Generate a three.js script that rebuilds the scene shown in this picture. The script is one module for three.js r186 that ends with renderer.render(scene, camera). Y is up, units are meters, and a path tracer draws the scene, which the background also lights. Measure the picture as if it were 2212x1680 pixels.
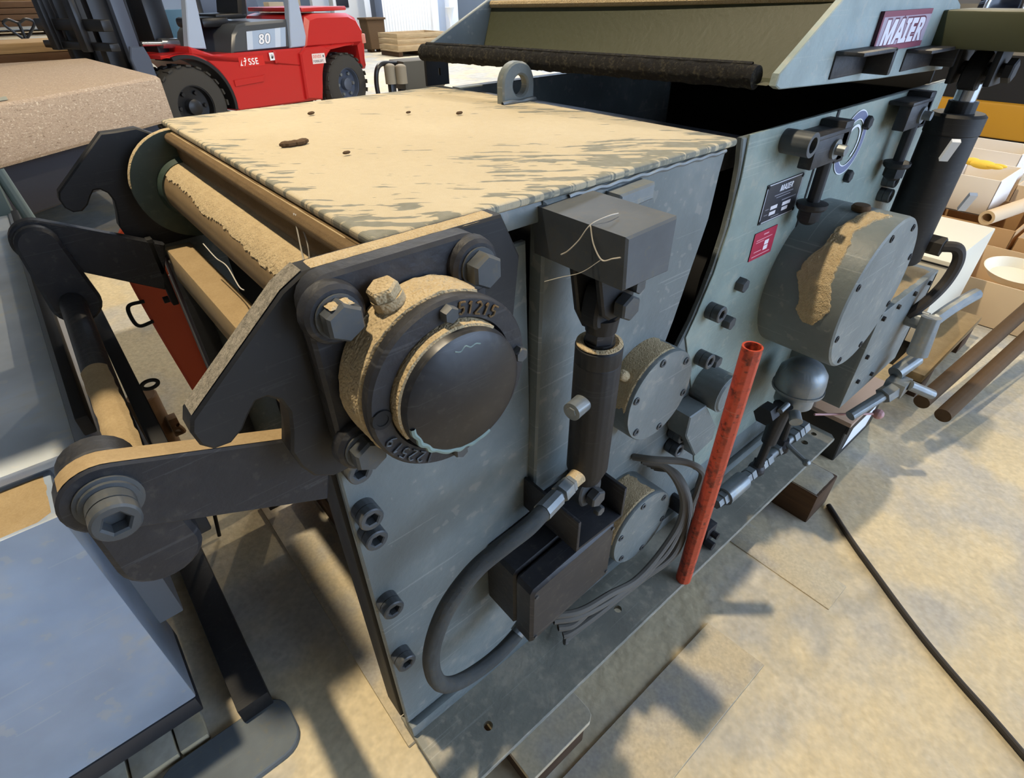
import * as THREE from 'three';
import { RoundedBoxGeometry } from 'three/addons/geometries/RoundedBoxGeometry.js';
import { mergeGeometries, toCreasedNormals } from 'three/addons/utils/BufferGeometryUtils.js';
import { RectAreaLightUniformsLib } from 'three/addons/lights/RectAreaLightUniformsLib.js';

// ---------------------------------------------------------------- camera, sky, exposure
const scene = new THREE.Scene();
const R = THREE.MathUtils.degToRad;
const camera = new THREE.PerspectiveCamera(2 * Math.atan(840 / 1169.1) * 180 / Math.PI, 2212 / 1680, 0.05, 200);
camera.position.set(0, 1.5, 0.56);
camera.rotation.set(R(-36.359), R(-39.985), R(-0.597), 'YXZ');
scene.add(camera);
scene.background = new THREE.Color().setRGB(4.4, 5.7, 7.9);          // overcast sky, seen only through the gate and the roof lights
const renderer = new THREE.WebGLRenderer({ antialias: true });
renderer.toneMapping = THREE.LinearToneMapping;
renderer.toneMappingExposure = 0.86;
renderer.shadowMap.enabled = true;
RectAreaLightUniformsLib.init();
const LAMP_CD = 225;

// ---------------------------------------------------------------- helpers
let seedv = 7;
const rnd = () => { seedv = (seedv * 1664525 + 1013904223) >>> 0; return seedv / 4294967296; };
const mix = (a, b, t) => a + (b - a) * t;
const clamp = (x, a = 0, b = 1) => Math.min(b, Math.max(a, x));
const sstep = (a, b, x) => { const t = clamp((x - a) / (b - a)); return t * t * (3 - 2 * t); };
function hash(x, y, s) { let h = Math.imul(x, 374761393) ^ Math.imul(y, 668265263) ^ Math.imul(s, 1274126177); h = Math.imul(h ^ (h >>> 13), 1274126177); return ((h ^ (h >>> 16)) >>> 0) / 4294967296; }
function vn(u, v, px, py, s) {                                       // periodic value noise, u v in 0..1
  const x = u * px, y = v * py, xi = Math.floor(x), yi = Math.floor(y), fx = x - xi, fy = y - yi;
  const a = fx * fx * (3 - 2 * fx), b = fy * fy * (3 - 2 * fy), x0 = ((xi % px) + px) % px, x1 = (x0 + 1) % px, y0 = ((yi % py) + py) % py, y1 = (y0 + 1) % py;
  return mix(mix(hash(x0, y0, s), hash(x1, y0, s), a), mix(hash(x0, y1, s), hash(x1, y1, s), a), b);
}
function fbm(u, v, px, py, s, o = 4) { let r = 0, a = .5, t = 0; for (let i = 0; i < o; i++) { r += a * vn(u, v, px << i, py << i, s + i); t += a; a *= .55; } return r / t; }
function tex(w, h, fn, srgb = true) {                                // fn(u, v) -> [r, g, b] in 0..255
  const d = new Uint8Array(w * h * 4);
  for (let j = 0; j < h; j++) for (let i = 0; i < w; i++) { const c = fn((i + .5) / w, (j + .5) / h), k = (j * w + i) * 4; d[k] = clamp(c[0], 0, 255); d[k + 1] = clamp(c[1], 0, 255); d[k + 2] = clamp(c[2], 0, 255); d[k + 3] = 255; }
  const t = new THREE.DataTexture(d, w, h); t.wrapS = t.wrapT = THREE.RepeatWrapping; t.magFilter = THREE.LinearFilter; t.minFilter = THREE.LinearMipmapLinearFilter; t.generateMipmaps = true;
  if (srgb) t.colorSpace = THREE.SRGBColorSpace; t.needsUpdate = true; return t;
}
const rep = (t, m, n = m) => { const c = t.clone(); c.repeat.set(1 / m, 1 / n); c.needsUpdate = true; return c; };   // t covers m by n metres
const lerp3 = (a, b, t) => [mix(a[0], b[0], t), mix(a[1], b[1], t), mix(a[2], b[2], t)];
const hex3 = (h) => [(h >> 16) & 255, (h >> 8) & 255, h & 255];
function canvasTex(w, h, draw) { const c = document.createElement('canvas'); c.width = w; c.height = h; const g = c.getContext('2d'); draw(g, w, h); const t = new THREE.CanvasTexture(c); t.colorSpace = THREE.SRGBColorSpace; return t; }
function std(o) { return new THREE.MeshStandardMaterial(o); }

// geometry (all in world metres)
const cnt = {};
const numbered = (n) => { const k = cnt[n] = (cnt[n] ?? -1) + 1; return k ? n + '_' + String(k).padStart(3, '0') : n; };
const box = (x0, x1, y0, y1, z0, z1, b = .003) => new RoundedBoxGeometry(x1 - x0, y1 - y0, z1 - z0, 1, Math.min(b, (x1 - x0) / 2.1, (y1 - y0) / 2.1, (z1 - z0) / 2.1)).translate((x0 + x1) / 2, (y0 + y1) / 2, (z0 + z1) / 2);
function shapeOf(pts, holes = []) {
  const s = new THREE.Shape(pts.map((p) => new THREE.Vector2(p[0], p[1])));
  for (const h of holes) { const q = new THREE.Path(); if (h.length === 3) q.absarc(h[0], h[1], h[2], 0, Math.PI * 2, true); else q.setFromPoints(h.map((p) => new THREE.Vector2(p[0], p[1]))); s.holes.push(q); }
  return s;
}
function ext(pts, z0, z1, bev = .002, holes = []) {                  // outline in x, y; thickness along z
  const b = Math.min(bev, (z1 - z0) * .45), g = new THREE.ExtrudeGeometry(shapeOf(pts, holes), { depth: z1 - z0 - 2 * b, bevelEnabled: b > 0, bevelThickness: b, bevelSize: b, bevelOffset: -b, bevelSegments: 1, curveSegments: 20 });
  return g.translate(0, 0, z0 + b);
}
const extY = (pts, y0, y1, bev = .002, holes = []) => ext(pts.map((p) => [p[0], -p[1]]), y0, y1, bev, holes.map((h) => h.length === 3 ? [h[0], -h[1], h[2]] : h.map((p) => [p[0], -p[1]]))).rotateX(-Math.PI / 2);   // outline in x, z
const extX = (pts, x0, x1, bev = .002, holes = []) => ext(pts.map((p) => [-p[0], p[1]]), x0, x1, bev, holes).rotateY(Math.PI / 2);   // outline in z, y
function smooth(pts, n = 60, closed = true) { return new THREE.CatmullRomCurve3(pts.map((p) => new THREE.Vector3(p[0], p[1], 0)), closed, 'catmullrom', .4).getPoints(n).map((v) => [v.x, v.y]).slice(0, closed ? -1 : undefined); }
function roundRect(x0, x1, y0, y1, r, n = 5) { const o = []; for (const [cx, cy, a] of [[x1 - r, y1 - r, 0], [x0 + r, y1 - r, 90], [x0 + r, y0 + r, 180], [x1 - r, y0 + r, 270]]) for (let i = 0; i <= n; i++) { const t = R(a + 90 * i / n); o.push([cx + r * Math.cos(t), cy + r * Math.sin(t)]); } return o; }
const V = (a) => new THREE.Vector3(a[0], a[1], a[2]);
function along(g, p0, p1) { const a = V(p0), b = V(p1), d = b.clone().sub(a); g.applyQuaternion(new THREE.Quaternion().setFromUnitVectors(new THREE.Vector3(0, 1, 0), d.clone().normalize())); return g.translate((a.x + b.x) / 2, (a.y + b.y) / 2, (a.z + b.z) / 2); }
function cyl(p0, p1, r0, r1 = r0, seg = 28, open = false) { return along(new THREE.CylinderGeometry(r1, r0, V(p0).distanceTo(V(p1)), seg, 1, open), p0, p1); }
function lathe(profile, p, dir, seg = 48) { const g = new THREE.LatheGeometry(profile.map((q) => new THREE.Vector2(q[0], q[1])), seg); g.applyQuaternion(new THREE.Quaternion().setFromUnitVectors(new THREE.Vector3(0, 1, 0), V(dir).normalize())); return g.translate(...p); }
function tube(pts, r, seg = 80, rs = 12, closed = false) { return new THREE.TubeGeometry(new THREE.CatmullRomCurve3(pts.map(V), closed, 'centripetal'), seg, r, rs, closed); }
function hexBolt(p, dir, r, h) { return lathe([[0, 0], [r, 0], [r, h * .82], [r * .86, h], [0, h]], p, dir, 6); }
function capScrew(p, r, h, dir = [0, 0, 1]) {                        // socket head: ring with a hexagonal hole, floor inside
  const hx = []; for (let i = 0; i < 6; i++) hx.push([.56 * r * Math.cos(-i * Math.PI / 3), .56 * r * Math.sin(-i * Math.PI / 3)]);
  const ring = []; for (let i = 0; i < 28; i++) ring.push([r * Math.cos(i * Math.PI / 14), r * Math.sin(i * Math.PI / 14)]);
  const gs = [ext(ring, h * .45, h, r * .1, [hx]), new THREE.CylinderGeometry(r, r, h * .46, 28).rotateX(Math.PI / 2).translate(0, 0, h * .23)].map((g) => g.applyQuaternion(new THREE.Quaternion().setFromUnitVectors(new THREE.Vector3(0, 0, 1), V(dir).normalize())).translate(...p));
  return gs;
}
function ball(p, r, sx = 1, sy = 1, sz = 1, w = 24, h = 16) { return new THREE.SphereGeometry(r, w, h).scale(sx, sy, sz).translate(...p); }
function uvBox(g) {
  const p = g.attributes.position, n = g.attributes.normal, uv = new Float32Array(p.count * 2);
  for (let i = 0; i < p.count; i += 3) {
    const ax = Math.abs(n.getX(i) + n.getX(i + 1) + n.getX(i + 2)), ay = Math.abs(n.getY(i) + n.getY(i + 1) + n.getY(i + 2)), az = Math.abs(n.getZ(i) + n.getZ(i + 1) + n.getZ(i + 2));
    for (let k = i; k < i + 3; k++) { const x = p.getX(k), y = p.getY(k), z = p.getZ(k), [u, v] = az >= ax && az >= ay ? [x, y] : ay >= ax ? [x, z] : [z, y]; uv[2 * k] = u; uv[2 * k + 1] = v; }
  }
  g.setAttribute('uv', new THREE.BufferAttribute(uv, 2)); return g;
}
function clean(g) { g = g.index ? g.toNonIndexed() : g; for (const k of Object.keys(g.attributes)) if (!['position', 'normal', 'uv'].includes(k)) g.deleteAttribute(k); if (!g.attributes.normal) g.computeVertexNormals(); return g; }
const prep = (geos, keepUV, crease = .6) => { let g = (Array.isArray(geos) ? geos.flat(9) : [geos]).map(clean); g = g.length > 1 ? mergeGeometries(g) : g[0]; g = toCreasedNormals(g, crease); return keepUV ? g : uvBox(g); };
function mesh(name, geos, mat, keepUV) { const m = new THREE.Mesh(prep(geos, keepUV), mat); m.name = name; m.castShadow = m.receiveShadow = true; return m; }
function thing(name, label, category, p, group, turn = 0) { const o = new THREE.Group(); o.name = numbered(name); o.position.set(...p); o.rotation.y = turn; o.userData = { label, category }; if (group) o.userData.group = group; o.userData.base = undefined; delete o.userData.base; scene.add(o); return o; }
// a part: its geometry is given in world metres (or in the thing's own axes when local) and stored relative to the thing's base
function part(name, geos, mat, parent, { keepUV = false, label, local = false, stuff = false } = {}) {
  const m = mesh(name, geos, mat, keepUV); let root = parent; while (root.parent && root.parent !== scene) root = root.parent;
  if (!local) m.geometry.translate(-root.position.x, -root.position.y, -root.position.z);
  if (label) m.userData.label = label; if (stuff) m.userData.kind = 'stuff';
  parent.add(m); return m;
}
function solo(name, label, category, geos, mat, p, { group, keepUV = false } = {}) { const m = mesh(numbered(name), geos, mat, keepUV); m.geometry.translate(-p[0], -p[1], -p[2]); m.position.set(...p); m.userData = { label, category }; if (group) m.userData.group = group; scene.add(m); return m; }
function struct(name, geos, mat) { const m = mesh(name, geos, mat); m.userData.kind = 'structure'; scene.add(m); return m; }
function quad(a, b, c, d) { const g = new THREE.BufferGeometry(); g.setAttribute('position', new THREE.Float32BufferAttribute([...a, ...b, ...c, ...a, ...c, ...d], 3)); g.setAttribute('uv', new THREE.Float32BufferAttribute([0, 0, 1, 0, 1, 1, 0, 0, 1, 1, 0, 1], 2)); g.computeVertexNormals(); return g; }   // a lower left, counter-clockwise
function dustShell(c, r, z0, z1, lo, hi, amp, bump, nz = 40, na = 60, s = 3) {   // ragged coat of sawdust on a cylinder along z; lo, hi in degrees or functions of t
  const pos = [], idx = [], f = (q, t) => typeof q === 'function' ? q(t) : q;
  for (let j = 0; j <= nz; j++) for (let i = 0; i <= na; i++) {
    const t = j / nz, rag = (k) => amp * ((fbm(t, .3, 16, 2, s + k, 3) - .5) * 2 + (hash(j, k, s) - .5) * .7), a0 = f(lo, t) + rag(0), a1 = f(hi, t) + rag(9);
    const a = R(mix(a0, a1, i / na)), edge = i === 0 || i === na || j === 0 || j === nz, rr = r + (edge ? -.0015 : .0012 + bump * fbm(t, i / na, 24, 24, s + 20, 3));
    pos.push(c[0] + rr * Math.cos(a), c[1] + rr * Math.sin(a), mix(z0, z1, t));
  }
  for (let j = 0; j < nz; j++) for (let i = 0; i < na; i++) { const k = j * (na + 1) + i; idx.push(k, k + 1, k + na + 1, k + 1, k + na + 2, k + na + 1); }
  const g = new THREE.BufferGeometry(); g.setAttribute('position', new THREE.Float32BufferAttribute(pos, 3)); g.setIndex(idx); g.computeVertexNormals(); g.setAttribute('uv', new THREE.Float32BufferAttribute(new Float32Array(pos.length / 3 * 2), 2)); return g;
}
function dustSheet(x0, x1, z0, z1, y, th, nx, nz, s, rag = .01) {    // uneven sheet of sawdust lying flat, edges ragged
  const pos = [], idx = [];
  for (let j = 0; j <= nz; j++) for (let i = 0; i <= nx; i++) {
    const u = i / nx, v = j / nz, e = i === 0 || i === nx || j === 0 || j === nz;
    const ex = (fbm(.37, v, 4, 24, s, 3) - .5) * 2 * rag, ez = (fbm(u, .61, 24, 4, s + 5, 3) - .5) * 2 * rag;
    pos.push(mix(x0, x1, u) + (i === 0 || i === nx ? ex : 0), y + (e ? -.001 : th * (.4 + .6 * fbm(u, v, 16, 16, s + 9, 3))), mix(z0, z1, v) + (j === 0 || j === nz ? ez : 0));
  }
  for (let j = 0; j < nz; j++) for (let i = 0; i < nx; i++) { const k = j * (nx + 1) + i; idx.push(k, k + nx + 1, k + 1, k + 1, k + nx + 1, k + nx + 2); }
  const g = new THREE.BufferGeometry(); g.setAttribute('position', new THREE.Float32BufferAttribute(pos, 3)); g.setIndex(idx); g.computeVertexNormals(); g.setAttribute('uv', new THREE.Float32BufferAttribute(new Float32Array(pos.length / 3 * 2), 2)); return g;
}

// ---------------------------------------------------------------- materials
const T = {};
T.noise = tex(512, 512, (u, v) => { const n = 255 * fbm(u, v, 16, 16, 3, 5); return [n, n, n]; }, false);
T.lump = tex(512, 512, (u, v) => { const n = 255 * clamp(.6 * fbm(u, v, 30, 30, 6, 3) + .5 * vn(u, v, 64, 64, 9) - .05); return [n, n, n]; }, false);
T.grain = tex(512, 512, (u, v) => { const n = 255 * (.5 * fbm(u, v, 64, 64, 5, 3) + .5 * hash(Math.floor(u * 512), Math.floor(v * 512), 8)); return [n, n, n]; }, false);
function paint(base, dust, amount, s, w = 1024) {                    // worn paint under patches and specks of sawdust and scratches
  return tex(w, w, (u, v) => {
    const n = fbm(u, v, 6, 6, s, 5), m = fbm(u, v, 40, 40, s + 7, 3), sc = fbm(u + .08 * v, v, 3, 160, s + 11, 2);
    let c = base.map((q) => q * (.86 + .28 * n)); c = lerp3(c, dust, amount * sstep(.46, .72, .6 * n + .4 * m)); if (m > .74) c = lerp3(c, dust, .35); if (sc > .8) c = lerp3(c, [190, 190, 180], .25); return c;
  });
}
T.green = paint(hex3(0x6d7575), hex3(0x97948b), .3, 21); T.dark = paint(hex3(0x3c3e43), hex3(0x756f64), .3, 31, 512); T.grey = paint(hex3(0x9aa7b6), hex3(0xb3b0a6), .4, 41, 512);
T.dust = tex(512, 512, (u, v) => { const n = fbm(u, v, 10, 10, 51, 5), g = hash(Math.floor(u * 512), Math.floor(v * 512), 52), m = vn(u, v, 128, 128, 54); return lerp3(hex3(0x9f8b69), hex3(0xc8b591), clamp(.15 + .5 * n + .25 * g + .25 * (m - .5))); });
T.concrete = tex(2048, 2048, (u, v) => { const n = fbm(u, v, 5, 5, 61, 6), m = fbm(u, v, 60, 60, 62, 3), d = sstep(.42, .62, fbm(u, v, 9, 9, 67, 5)); return lerp3(lerp3(hex3(0x9b9a94), hex3(0xb9b7ae), n), hex3(0xc6b48c), .55 * d).map((q) => q * (.9 + .2 * m)); });
T.chips = tex(1024, 1024, (u, v) => { const a = vn(u, v, 110, 140, 71), b = vn(u, v, 60, 230, 73), c = vn(u, v, 300, 300, 75); let k = lerp3(hex3(0xa8937f), hex3(0xbca994), .5 * a + .5 * b); if (a > .86) k = hex3(0xd0c2ae); if (b < .12) k = hex3(0x8f7c6a); return k.map((q) => q * (.92 + .16 * c)); });
T.wood = tex(512, 512, (u, v) => { const n = fbm(u + .03 * fbm(u, v, 4, 4, 82), v, 2, 40, 81, 4), m = fbm(u, v, 8, 128, 83, 2); return lerp3(hex3(0x8f7a5c), hex3(0xc9b28c), .7 * n + .3 * m); });
T.rubber = tex(256, 256, (u, v) => { const n = fbm(u, v, 24, 24, 91, 4); return lerp3(hex3(0x1e1c19), hex3(0x4e4838), sstep(.45, .85, n)); });
T.floorDust = tex(1536, 1536, (u, v) => { const n = fbm(u, v, 4, 4, 141, 5), m = fbm(u, v, 14, 14, 143, 5), f = fbm(u, v, 200, 200, 145, 2), k = sstep(.3, .58, .55 * n + .45 * m); return lerp3(lerp3(hex3(0xa5a198), hex3(0xb5b1a7), m), lerp3(hex3(0xbdae8f), hex3(0xccbe9e), n), k).map((q) => q * (.93 + .14 * f)); });
T.coverTop = tex(1400, 1400, (u, v) => {                             // u along x, v along z: sawdust wiped by air into streaks over grey-green paint
  const X = u * .752, Z = v * .936, p = (X * .77 + Z * .64) * .55, q = (X * -.64 + Z * .77 + .6) * .55;   // streaks run obliquely across the plate
  const w = fbm(u, v, 5, 5, 107, 3), st = fbm(p + .012 * w, q + .02 * w, 34, 190, 101, 4), n = fbm(u, v, 4, 4, 103, 4), g = hash(Math.floor(u * 1400), Math.floor(v * 1400), 105), f = fbm(u, v, 90, 90, 104, 2);
  const edge = Math.min((1 - v) * 1.05, (1 - u) * 1.4, u * 2.5, v * 2.5), lane = sstep(-.04, .36, edge + .25 * (n - .5));   // swept thinner towards the rim
  const d = sstep(.0, .05, st - mix(.49, .14, lane) + .2 * (n - .5));
  return lerp3(lerp3(hex3(0x7d7c6e), hex3(0x8f8d80), f), lerp3(hex3(0xb8a88a), hex3(0xd0c3a6), .55 * n + .3 * g + .2 * f), d);
});
const bumpN = rep(T.noise, .15), bumpG = rep(T.grain, .08), bumpL = rep(T.lump, .11);
const M = {
  green: std({ map: rep(T.green, .9), roughness: .5, bumpMap: bumpN, bumpScale: .0008 }),
  greenLit: std({ map: rep(paint(hex3(0x818f88), hex3(0xa09f92), .35, 191), .7), roughness: .44, bumpMap: bumpN, bumpScale: .0012 }),  // lit copy of the green paint: stronger daylight put into the rear plate
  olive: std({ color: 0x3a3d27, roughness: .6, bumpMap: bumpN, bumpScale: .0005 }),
  dark: std({ map: rep(T.dark, .5), color: 0x9a9aa0, roughness: .55, bumpMap: bumpN, bumpScale: .0008 }),
  darker: std({ map: rep(T.dark, .4), color: 0x6a6a6c, roughness: .6 }),
  black: std({ color: 0x0c0c0d, roughness: .75 }),
  steel: std({ map: rep(T.dark, .3), color: 0xffffff, roughness: .42, metalness: .5 }),
  bolt: std({ map: rep(T.grey, .2), color: 0x847f78, roughness: .48, metalness: .2 }),
  zinc: std({ map: rep(T.grey, .3), color: 0xd6d0c4, roughness: .42, metalness: .45 }),
  dust: std({ map: rep(T.dust, .12), roughness: 1, bumpMap: bumpL, bumpScale: .0022 }),
  hood: std({ map: rep(paint(hex3(0x9caaa8), hex3(0xb2b2a8), .5, 181), .5), roughness: .45, bumpMap: bumpN, bumpScale: .001 }), beam: std({ map: rep(T.dust, .3), color: 0xd8d0c4, roughness: 1 }), bracketGrey: std({ map: rep(T.grey, .3), color: 0x8a8680, roughness: .5 }),  // hood key: green paint made paler for the daylight falling on that side
  dustBrown: std({ map: rep(T.dust, .3), color: 0xa89a88, roughness: 1, bumpMap: bumpG, bumpScale: .001 }), dustGrey: std({ map: rep(T.grain, .25), color: 0xb0a898, roughness: 1, bumpMap: bumpG, bumpScale: .0006 }),
  dustFlat: std({ map: rep(T.dust, .3), color: 0xece6dc, roughness: 1, bumpMap: bumpG, bumpScale: .0008 }),
  coverTop: std({ map: T.coverTop, roughness: .85, bumpMap: bumpG, bumpScale: .0006 }),
  rubber: std({ map: rep(T.rubber, .12), roughness: .95, bumpMap: rep(T.grain, .1), bumpScale: .006 }),
  grey: std({ map: rep(T.grey, 1.1), color: 0xf4f6fa, roughness: .38 }),
  greyDark: std({ color: 0x23262c, roughness: .5 }),
  hose: std({ map: rep(T.grey, .2), color: 0x7f7a70, roughness: .8, bumpMap: rep(T.grain, .05), bumpScale: .001 }),
  cableGrey: std({ color: 0x5e5b55, roughness: .8 }), cableBlack: std({ color: 0x2e2a26, roughness: .75 }),
  redPipe: std({ map: rep(paint(hex3(0xc04a30), hex3(0x3a1712), .55, 131, 512), .35), roughness: .5 }),
  concrete: std({ map: rep(T.concrete, 5), roughness: .55, bumpMap: rep(T.noise, .6), bumpScale: .002 }),
  floorPlate: std({ map: rep(T.floorDust, 1.3), color: 0xeeeef0, roughness: .8 }),
  wood: std({ map: rep(T.wood, .5), roughness: .85 }), woodDark: std({ map: rep(T.wood, .4), color: 0x6e5a48, roughness: .9 }), lumber: std({ map: rep(T.wood, .8), color: 0xfff0da, roughness: .85 }), lumberDark: std({ map: rep(T.wood, .8), color: 0x8a7260, roughness: .85 }),
  chips: std({ map: rep(T.chips, .8), roughness: .95 }), chipsTop: std({ map: rep(T.dust, .8), color: 0xf3e8d6, roughness: .95 }),
  forkRed: std({ color: 0xc02826, roughness: .28 }), forkGrey: std({ color: 0x4a4e52, roughness: .3 }), forkBlue: std({ color: 0xa9b7cc, roughness: .35 }), forkSlate: std({ color: 0x4c5566, roughness: .4 }), forkBlack: std({ color: 0x16171a, roughness: .4 }),
  tyre: std({ color: 0x3c3a36, roughness: .9 }), chrome: std({ color: 0xc9ccd0, roughness: .2, metalness: .9 }),
  orange: std({ color: 0xc8481a, roughness: .5 }), navy: std({ color: 0x1a1e2c, roughness: .5 }),
  white: std({ color: 0xe9ecf0, roughness: .5 }), wallPaint: std({ color: 0xb9bcc0, roughness: .8 }), roof: std({ color: 0xa9a9a6, roughness: .9 }),
  cream: std({ color: 0xe4dcc6, roughness: .45 }), card: std({ color: 0xc09a6c, roughness: .9 }), cardPale: std({ color: 0xd8bf9c, roughness: .9 }), paper: std({ color: 0xefe6da, roughness: .85 }),
  yellow: std({ color: 0xc08a1c, roughness: .5 }), glove: std({ color: 0xf0c848, roughness: .9 }), rust: std({ map: rep(T.dust, .2), color: 0x7a6856, roughness: .9 }), pink: std({ color: 0xb88a8a, roughness: .45 }),
  lead: std({ color: 0x3a3a38, roughness: .8 }), blue: std({ color: 0x34586c, roughness: .6 }), thread: std({ color: 0xbdb8ae, roughness: 1 }),
};

// ---------------------------------------------------------------- hall
struct('floor', box(-14, 26, -.3, 0, -52, 6.5, .001), M.concrete);
struct('wall_left', box(-14.3, -14, -.3, 8.3, -52, 6.5, .001), M.wallPaint);
struct('wall_right', [box(26, 26.3, -.3, 2.2, -52, 6.5, .001), box(26, 26.3, 6.2, 8.3, -52, 6.5, .001), box(26, 26.3, 2.2, 6.2, -52, -30, .001), box(26, 26.3, 2.2, 6.2, 4, 6.5, .001)], M.wallPaint);
struct('wall_back', box(-14, 26, -.3, 8.3, -52.3, -52, .001), M.wallPaint);
struct('wall_front', [box(-14, 1.2, -.3, 8.3, 6.5, 6.8, .001), box(11, 26, -.3, 8.3, 6.5, 6.8, .001), box(1.2, 11, 5.6, 8.3, 6.5, 6.8, .001)], M.wallPaint);   // open gate between x 1.2 and 11
{ // ceiling with roof-light openings across the hall
  const slots = [[-45, -41], [-31, -27], [-16, -12]], g = [box(-14.3, 5, 8, 8.3, -52.3, 6.8, .001), box(20, 26.3, 8, 8.3, -52.3, 6.8, .001)]; let z = -52.3;
  for (const [a, b] of slots) { g.push(box(5, 20, 8, 8.3, z, a, .001)); z = b; } g.push(box(5, 20, 8, 8.3, z, 6.8, .001)); struct('ceiling', g, M.roof);
}
struct('yard', box(-40, 40, -.35, -.05, 6.8, 60, .001), std({ color: 0x8f9090, roughness: .9 }));
// high-bay lamps
for (const [x, z, lab] of [[-.5, -1.1, 'high bay lamp hanging above the green machine'], [9.5, -2, 'high bay lamp hanging above the yellow vehicle'], [6.5, -11, 'high bay lamp hanging above the red forklift'], [11, -15, 'high bay lamp hanging near the white cabin'], [4, -30, 'high bay lamp hanging above the far aisle'], [4, -41, 'high bay lamp hanging above the far lumber stacks']]) {
  const l = thing('high_bay_lamp', lab, 'lamp', [x, 7.5, z], 'high bay lamps under the roof');
  part('reflector', lathe([[.07, .32], [.09, .3], [.14, .18], [.24, 0], [.25, 0], [.15, .19], [.1, .32], [.07, .33]], [x, 7.5, z], [0, 1, 0], 40), M.zinc, l);
  part('cable', cyl([x, 7.82, z], [x, 8, z], .01), M.black, l);
  part('diffuser', cyl([x, 7.535, z], [x, 7.55, z], .2, .2, 40), std({ color: 0xffffff, emissive: 0xffe2b4, emissiveIntensity: 6 }), l);
  const s = new THREE.SpotLight(new THREE.Color().setRGB(1, .84, .6), LAMP_CD, 0, R(74), .35, 2); s.position.set(0, .02, 0); s.target.position.set(0, -5, 0); s.castShadow = true; s.shadow.radius = 5; l.add(s, s.target);
}

// ---------------------------------------------------------------- the green chipper; side plate in the plane z = 0, length along x
const mac = thing('wood_chipper', 'large dusty green wood chipper with hinged cover and bearing housing', 'machine', [1.1, 0, -.45]);
const P = (n, g, m, o) => part(n, g, m, mac, o);
const flangeHoles = [[.299, .107, .0125], [.745, .108, .0125], [1.778, .115, .014], [1.85, .115, .012]];
const baseFl = P('base_flange', extY([[.157, -.04], [1.9, -.04], [1.9, .16], [1.882, .178], [.157, .178]], .136, .15, .002, flangeHoles), std({ map: rep(paint(hex3(0x828176), hex3(0xa39b8a), .8, 171), .6), roughness: .75, bumpMap: bumpN, bumpScale: .001 }));

P('base_rail', box(.157, 1.9, .15, .192, 0, .018), M.green); P('base_rail', box(.157, 1.9, .136, .192, -.975, -.95), M.green);
const arcR = [[1.045, 1.272], [1.058, 1.22], [1.064, 1.15], [1.059, 1.086], [1.045, 1.015], [1.025, .952], [1.0, .895], [.968, .842], [.92, .78], [.86, .725], [.8, .70]];
const side = (z0, z1, n) => P(n, ext([[.157, .15], [2.16, .15], [2.16, 1.278], ...arcR, [.52, .69], [.5, 1.21], [.2, 1.21], [.157, 1.0]], z0, z1, .003), M.green);
side(-.014, 0, 'side_plate'); side(-.95, -.91, 'side_plate');
P('rear_plate_overlay', ext([[1.062, 1.276], [1.068, 1.2], [1.066, 1.1], [1.045, 1.0], [1.01, .91], [.985, .86], [1.09, .62], [1.2, .3], [1.9, .3], [2.155, .5], [2.155, 1.276]], 0, .004, .001), M.greenLit);
for (const [a, b] of [[-.1, -.04], [-.91, -.85]]) P('front_post', box(.157, .2, .15, 1.0, a, b), M.darker);
P('inner_shade_box', [box(.3, 2.1, .45, .47, -.91, -.04), box(2.08, 2.1, .47, 1.2, -.91, -.04), box(.28, .3, .3, 1.1, -.85, -.1)], M.black);  // black instead of green: the shade inside the machine, rotor included, is painted on
P('rotor', cyl([1.35, .9, -.9], [1.35, .9, -.05], .27), M.black);
P('sill_beam', [box(1.05, 1.13, 1.2, 1.255, -.91, -.04), box(1.16, 1.2, 1.2, 1.243, -.91, -.04)], M.dark);
// hinged cover
const cTop = new RoundedBoxGeometry(.742, .014, .936, 2, .006); { const p = cTop.attributes.position, uv = cTop.attributes.uv; for (let i = 0; i < p.count; i++) uv.setXY(i, p.getX(i) / .752 + .5, p.getZ(i) / .936 + .5); } cTop.translate(.623, 1.275, -.448);
const cover = P('cover_top', cTop, M.coverTop, { keepUV: true });
const arcL = [[.99, 1.268], [.985, 1.23], [.98, 1.145], [.968, 1.1], [.955, 1.056], [.94, 1.0], [.925, .945], [.904, .884], [.87, .82], [.82, .755], [.78, .715], [.75, .695]].map((p) => [p[0] - .03, p[1]]);
P('cover_side', ext([[.515, 1.268], ...arcL, [.72, .69], [.6, .7], [.508, .692]], -.012, .02, .004), M.green);
P('cover_side', ext([[.515, 1.268], ...arcL, [.72, .69], [.6, .7], [.508, .692]], -.91, -.88, .004), M.green);
P('cover_rib', box(.262, .95, 1.238, 1.268, -.005, .014, .004), M.green);
P('weld_seam', tube([...Array(26)].map((_, i) => [.56 + i * .0158, 1.2655 + .0012 * Math.sin(i * 2.1), .021]), .0035, 120, 6), M.zinc);
P('cover_front', box(.25, .264, 1.18, 1.268, -.88, .0), M.dustBrown);
P('cover_front_rail', cyl([.246, 1.256, -.88], [.246, 1.256, .0], .011), M.dustBrown);
part('dust_layer', dustSheet(.246, .262, -.87, -.03, 1.264, .004, 6, 60, 311, .004), M.dust, cover, { stuff: true });
part('dust_layer', dustSheet(.26, .44, -.004, .016, 1.2695, .012, 30, 6, 315, .005), M.dust, cover, { stuff: true, label: 'drift of sawdust along the cover edge' });
const eye = P('lifting_eye', ext([[.91, 1.28], [1.008, 1.28], [1.008, 1.322], ...[...Array(13)].map((_, i) => { const a = R(i * 15); return [.959 + .049 * Math.cos(a), 1.322 + .046 * Math.sin(a)]; }), [.91, 1.322]], -.572, -.545, .004, [[.964, 1.318, .022]]), M.green);
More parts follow.
